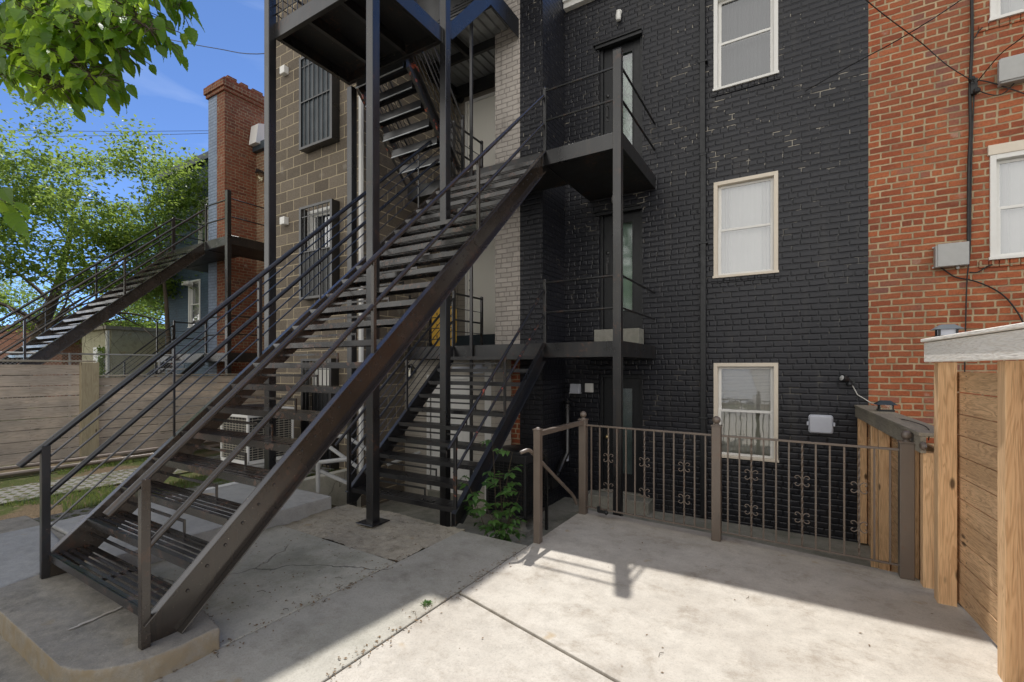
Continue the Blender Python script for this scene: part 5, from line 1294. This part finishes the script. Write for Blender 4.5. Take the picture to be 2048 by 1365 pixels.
# ================================================================ PLANTS
import numpy as np
def leaf_mesh(name, P, Dm, Nn, Ln, Wd, mat, parent=None, fold=.25, simple=True):
    """P points, Dm leaf directions, Nn normals, length, width arrays -> one mesh of separate leaf faces"""
    P = np.array(P); Dm = np.array(Dm); Nn = np.array(Nn); Ln = np.array(Ln)[:,None]; Wd = np.array(Wd)[:,None]
    Dm /= np.linalg.norm(Dm, axis=1)[:,None]+1e-9
    Sd = np.cross(Dm, Nn); Sd /= np.linalg.norm(Sd, axis=1)[:,None]+1e-9; Nn = np.cross(Sd, Dm)
    if simple:
        V = [P, P+Dm*Ln*.45+Sd*Wd*.5+Nn*Wd*fold, P+Dm*Ln, P+Dm*Ln*.45-Sd*Wd*.5+Nn*Wd*fold]
        k = 4; V = np.stack(V, 1).reshape(-1,3); n = len(P)
        F = [(4*i,4*i+1,4*i+2,4*i+3) for i in range(n)]
    else:
        pr = [(0.03,.10),(.12,.36),(.27,.50),(.42,.49),(.56,.42),(.70,.31),(.83,.18),(.93,.06)]
        V = [P]; rows = []; curl = np.random.RandomState(5).uniform(-.05,.55,(len(P),1)); fold = np.random.RandomState(6).uniform(.05,.45,(len(P),1))
        for j, (t, w) in enumerate(pr):
            dr = -Nn*Ln*curl*t*t
            jag = .02*(1 if j % 2 else -1)
            V += [P+Dm*Ln*(t+.012)+dr, P+Dm*Ln*(t+jag-.01)+Sd*Wd*w+Nn*Wd*fold*w*.9+dr, P+Dm*Ln*(t+jag-.01)-Sd*Wd*w+Nn*Wd*fold*w*.9+dr]
            V += [P+Dm*Ln*(t+.045)+Sd*Wd*w*.90+Nn*Wd*fold*w*.8+dr, P+Dm*Ln*(t+.045)-Sd*Wd*w*.90+Nn*Wd*fold*w*.8+dr]
        V.append(P+Dm*Ln*1.02-Nn*Ln*curl*1.05)
        K = len(V); V = np.stack(V, 1).reshape(-1,3); n = len(P); F = []
        for i in range(n):
            b = K*i; prev = (b, b, b)
            for j in range(len(pr)):
                c, r1, l1, r2, l2 = b+1+5*j, b+2+5*j, b+3+5*j, b+4+5*j, b+5+5*j
                if j == 0: F += [(b, r1, c), (b, c, l1)]
                else: F += [(prev[0], prev[1], r1, c), (prev[0], c, l1, prev[2])]
                F += [(c, r1, r2), (c, l2, l1)]
                prev = (c, r2, l2)
            F += [(prev[0], prev[1], b+K-1), (prev[0], b+K-1, prev[2])]
    me = bpy.data.meshes.new(name); off = Vector(parent.location) if parent else Vector((0,0,0))
    V = V-np.array(off)
    me.from_pydata(V.tolist(), [], F); me.materials.append(mat)
    o = bpy.data.objects.new(name, me); col.objects.link(o)
    if parent: o.parent = parent
    return o
def rot_about(v, ax, a): return Matrix.Rotation(a, 3, ax) @ v
def make_tree(base, h, spread, lab, seed=1, lean=(0,0,0), nleaf=30000, leaf=.10, r0=.22, levels=5, first=.25, bias=(0,0,0), mat='leaf_far', cat='tree', flat=.5, nlimb=7, zmin=-9):
    rnd = random.Random(seed)
    t = empty('broadleaf_tree', tuple(base), lab, cat, 'garden trees')
    trunk = MB(); limbs = MB(); tips = []
    B = Vector(base); axis = Vector((lean[0],lean[1],1)).normalized()
    P = [B]; rs = [r0]; d = axis.copy(); n = 9
    for i in range(n):
        d = (d + Vector((rnd.uniform(-.10,.10),rnd.uniform(-.10,.10),.04))).normalized(); P.append(P[-1]+d*h*.8/n); rs.append(r0*(1-.09*(i+1)))
    trunk.tube(P, rs, 10)
    def grow(p, d, L, r, lv):
        pts = [p]; rr = [r]; k = 5
        for i in range(k):
            d = (d + Vector((rnd.gauss(0,.16),rnd.gauss(0,.16),rnd.gauss(0,.10)-.02*lv))+Vector(bias)*.05).normalized()
            pts.append(pts[-1]+d*L/k); rr.append(r*(1-.15*(i+1)))
            if lv >= levels-2: tips.append((pts[-1].copy(), d.copy()))
        limbs.tube(pts, rr, 6 if lv < 2 else 4, cap=False)
        if lv < levels-1:
            for q in range(3 if lv < 2 else 3):
                i = rnd.randint(2, k); a = d.orthogonal(); a.rotate(Matrix.Rotation(rnd.uniform(0,6.28), 3, d))
                nd = (d*rnd.uniform(.5,.95) + a.normalized()*rnd.uniform(.5,.95)); nd.z *= flat if lv > 1 else .85
                grow(pts[i], nd.normalized(), L*rnd.uniform(.55,.80), rr[i]*.62, lv+1)
            nd = d + Vector((rnd.gauss(0,.2),rnd.gauss(0,.2),.05)); grow(pts[-1], nd.normalized(), L*.7, rr[-1]*.9, lv+1)
    for q in range(nlimb):
        i = int(round((first+(1-first)*q/(nlimb-1))*n)); a = q*2.4+rnd.uniform(-.4,.4)
        el = rnd.uniform(.35,.9); dd = Vector((math.cos(a),math.sin(a),el))+Vector(bias)*.6
        grow(P[i], dd.normalized(), spread*rnd.uniform(.38,.52), rs[i]*.5, 1)
    trunk.build('trunk', M['bark'], t, smooth=True); limbs.build('branch', M['bark'], t, smooth=True)
    Pp, Dd, Nn, Ln, Wd = [], [], [], [], []
    per = max(1, nleaf//len(tips))
    for p, d in tips:
        if p.z < zmin: continue
        for _ in range(per):
            o = Vector((rnd.gauss(0,.21),rnd.gauss(0,.21),rnd.gauss(0,.11)))*(leaf/.10)
            q = p+o; Pp.append(q[:]); dv = (d*.5+Vector((rnd.gauss(0,.7),rnd.gauss(0,.7),rnd.gauss(-.2,.4)))); Dd.append(dv[:])
            nn = Vector((rnd.gauss(0,.45),rnd.gauss(0,.45),1)); Nn.append(nn[:]); s = leaf*rnd.uniform(.6,1.25); Ln.append(s); Wd.append(s*rnd.uniform(.5,.68))
    leaf_mesh('foliage', Pp, Dd, Nn, Ln, Wd, M[mat], t)
    return t
c = PD(30,700,17.0)
make_tree((c.x,c.y,0), 9.4, 7.6, 'large spreading broadleaf tree behind the neighbouring stairs at the left', seed=5, nleaf=112000, leaf=.15, r0=.28, lean=(.10,.05,0), bias=(.20,.05,.0), first=.30, nlimb=13, zmin=4.3)
c = PD(338,700,14.6)
make_tree((c.x+.1,c.y,0), 8.4, 2.4, 'smaller bright green tree in front of the blue house roof', seed=9, nleaf=13000, leaf=.13, r0=.10, first=.68, nlimb=6, zmin=5.0)
c = PD(265,700,27)
make_tree((c.x,c.y,0), 5.2, 4.2, 'yellow green backlit tree low behind the shed', seed=14, nleaf=14000, leaf=.20, r0=.15, first=.3, nlimb=8, zmin=3.2)
c = PD(-60,700,23)
make_tree((c.x,c.y,0), 7.5, 4.4, 'dense green tree at the far left edge behind the spreading tree', seed=21, nleaf=15000, leaf=.19, r0=.2, first=.4, nlimb=8, zmin=3.8)
# overhanging near branch, upper left
def near_branch(seeded=3):
    rnd = random.Random(seeded)
    t = empty('overhanging_tree', (-7.2,-1.3,0), 'close leafy branches of a street tree hanging in at the upper left', 'tree')
    tr = MB(); tr.tube([(-7.2,-1.3,-.05),(-7.15,-1.25,1.5),(-6.9,-1.1,3.0),(-6.6,-.9,4.6),(-6.3,-.8,6.2)], [.24,.20,.18,.15,.11], 12); tr.build('trunk', M['bark'], t, smooth=True)
    br = MB(); Pp, Dd, Nn, Ln, Wd = [], [], [], [], []
    def sprig(path, r, dens, droop=.6, size=.13, side=.12):
        P = [Vector(p) for p in path]; Q = []
        for i in range(len(P)-1):
            for k in range(6): Q.append(P[i].lerp(P[i+1], k/6))
        Q.append(P[-1]); br.tube(Q, [r*(1-.7*i/len(Q)) for i in range(len(Q))], 6)
        tot = sum((Q[i+1]-Q[i]).length for i in range(len(Q)-1)); n = int(tot*dens)
        for j in range(n):
            f = rnd.random()**.85*(len(Q)-1); i = min(int(f), len(Q)-2); p = Q[i].lerp(Q[i+1], f-i); d = (Q[i+1]-Q[i]).normalized()
            sd = 1 if j % 2 else -1; s = d.cross(Vector((0,0,1))).normalized()*sd
            o = s*rnd.uniform(.2,1)*side + Vector((rnd.gauss(0,.05),rnd.gauss(0,.05),rnd.gauss(-.01,.05)))
            br.tube([p, p+o*.6+Vector((0,0,.01)), p+o], .0026, 4, cap=False)
            Pp.append((p+o)[:]); dv = d*.45+s*.6+Vector((0,0,-droop))+Vector((rnd.gauss(0,.25),rnd.gauss(0,.25),rnd.gauss(0,.25))); Dd.append(dv[:])
            nv = Vector((rnd.gauss(0,.5),rnd.gauss(0,.5)-.2,1)); Nn.append(nv[:]); L_ = size*rnd.uniform(.65,1.25); Ln.append(L_); Wd.append(L_*rnd.uniform(.62,.8))
    root = (-6.6,-.9,4.6)
    S_ = [ [(-150,-60,4.6),(0,20,3.6),(110,90,3.2),(200,165,3.0)],
           [(-100,-80,4.4),(60,-40,3.6),(180,20,3.2),(285,50,3.0)],
           [(-120,40,4.4),(-20,60,3.6),(60,120,3.3),(120,175,3.15)],
           [(-100,-90,4.2),(30,-60,3.5),(120,10,3.2),(230,90,3.0)],
           [(-90,90,4.3),(-30,110,3.6),(20,150,3.4)],
           [(60,-90,3.8),(170,-50,3.4),(250,0,3.1),(300,60,3.0)],
           [(-80,-10,4.0),(40,40,3.4),(140,60,3.1),(215,60,2.95)],
           [(0,-100,3.9),(40,-30,3.4),(90,40,3.2),(150,120,3.05)],
           [(120,-80,3.6),(220,-40,3.3),(320,-28,3.1),(345,-22,3.1)]]
    for s in S_:
        path = [root]+[tuple(PD(u,v,d)) for u,v,d in s]
        P2_ = [PD(u,v,d) for u,v,d in s]
        br.tube([Vector(root), Vector(root).lerp(P2_[0],.5)+Vector((0,0,.15)), P2_[0]], [.04,.025,.016], 6)
        sprig(P2_, .012, 84, droop=.75, size=.105)
    P2_ = [PD(u,v,d) for u,v,d in ((-160,330,3.2),(-60,380,2.9),(-10,395,2.7),(28,408,2.6))]
    br.tube([Vector((-7.05,-1.2,2.6)), P2_[0]], [.03,.014], 6); sprig(P2_, .008, 16, droop=.5, size=.13, side=.05)
    br.build('branch', M['bark'], t, smooth=True)
    leaf_mesh('foliage', Pp, Dd, Nn, Ln, Wd, M['leaf_near'], t, fold=.22, simple=False)
near_branch()
# sapling beside black air conditioner
def sapling(c, lab, seed, stems, mat='leaf_weed', size=.085):
    rnd = random.Random(seed); t = empty('sapling', tuple(c), lab, 'plant'); st = MB(); Pp, Dd, Nn, Ln, Wd = [], [], [], [], []
    for tip in stems:
        a = Vector(c); b = Vector(tip); mid = a.lerp(b,.5)+Vector((rnd.gauss(0,.04),rnd.gauss(0,.04),.05)); Q = []
        for k in range(13): t_ = k/12; Q.append(a*(1-t_)**2+mid*2*t_*(1-t_)+b*t_*t_)
        st.tube(Q, [.006*(1-.6*k/12) for k in range(13)], 5)
        for k in range(5, 13, 1):
            for sd in (-1,1):
                if rnd.random() < .38: continue
                d = (Q[k]-Q[k-1]).normalized(); h = Vector((math.cos(k*1.3+sd),math.sin(k*1.3+sd)-.3,rnd.uniform(-.1,.3))).normalized()
                if k < 8 and rnd.random() < .5: continue
                L_ = rnd.uniform(.08,.17); e = Q[k]+h*L_; st.tube([Q[k], Q[k].lerp(e,.5)+Vector((0,0,.012)), e], .0018, 4, cap=False)
                s = h.cross(Vector((0,0,1))).normalized()
                for (f, s2) in ((.35,1),(.35,-1),(.68,1),(.68,-1),(1.0,0)):
                    p = Q[k].lerp(e, f); dv = (h*.5+s*s2*.8 if s2 else h)+Vector((0,0,rnd.uniform(-.35,.05))); Pp.append(p[:]); Dd.append(dv[:]); Nn.append((rnd.gauss(0,.25),rnd.gauss(-.2,.25),1)); z = size*rnd.uniform(.65,1.15); Ln.append(z); Wd.append(z*.6)
    st.build('stem', M['twig'], t, smooth=True); leaf_mesh('foliage', Pp, Dd, Nn, Ln, Wd, M[mat], t, fold=.15, simple=False)
c = Vector((-2.95,4.55,-.65))
sapling(c, 'green sapling growing between lower stairs and black air conditioner', 4, [PD(985,882,5.15),PD(1025,905,4.95),PD(930,955,5.0),PD(1040,985,4.85),PD(975,1020,4.9),PD(1020,1030,4.8),PD(1000,960,4.9)])
# weed tuft in the joint
m = MB(); p = PZ(853,1208,0.0)
Pp, Dd, Nn, Ln, Wd = [], [], [], [], []
for k in range(60):
    a = random.uniform(0,6.28); r_ = random.uniform(0,.03); Pp.append((p.x+math.cos(a)*r_,p.y+math.sin(a)*r_,.0)); Dd.append((math.cos(a),math.sin(a),random.uniform(.2,1.0))); Nn.append((0,0,1)); s = random.uniform(.015,.03); Ln.append(s); Wd.append(s*.5)
tag(leaf_mesh('weed', Pp, Dd, Nn, Ln, Wd, M['leaf_weed'], None), 'tiny green weed tuft in the slab joint', 'weed')
# climbing ivy on shed
rnd = random.Random(2); Pp, Dd, Nn, Ln, Wd = [], [], [], [], []
for k in range(900):
    t_ = rnd.random(); x = g.location.x+.45+rnd.gauss(0,.10+.10*t_); Pp.append((x,g.location.y-.1-rnd.random()*.12,t_*2.6)); Dd.append((rnd.gauss(0,1),-.4,rnd.gauss(-.3,.6))); Nn.append((0,-1,.5)); Ln.append(.12); Wd.append(.09)
tag(leaf_mesh('ivy', Pp, Dd, Nn, Ln, Wd, M['leaf_far'], None), 'column of ivy climbing the pale shed wall', 'ivy')
# loose stones in the sunken area
rnd = random.Random(8); m = MB()
for k in range(26):
    s = rnd.uniform(.03,.09); c = (rnd.uniform(-6.0,-4.9), rnd.uniform(3.9,4.7), -.62+s*.4); m.ball(c, s, 7, 5, (1,rnd.uniform(.6,1),.6))
    for j in range(len(m.v)-8*0-48 if False else len(m.v)): pass
tag(m.build('rubble', M['floor']), 'loose grey stones piled in the sunken area behind the lower stairs', 'rubble', kind='stuff')
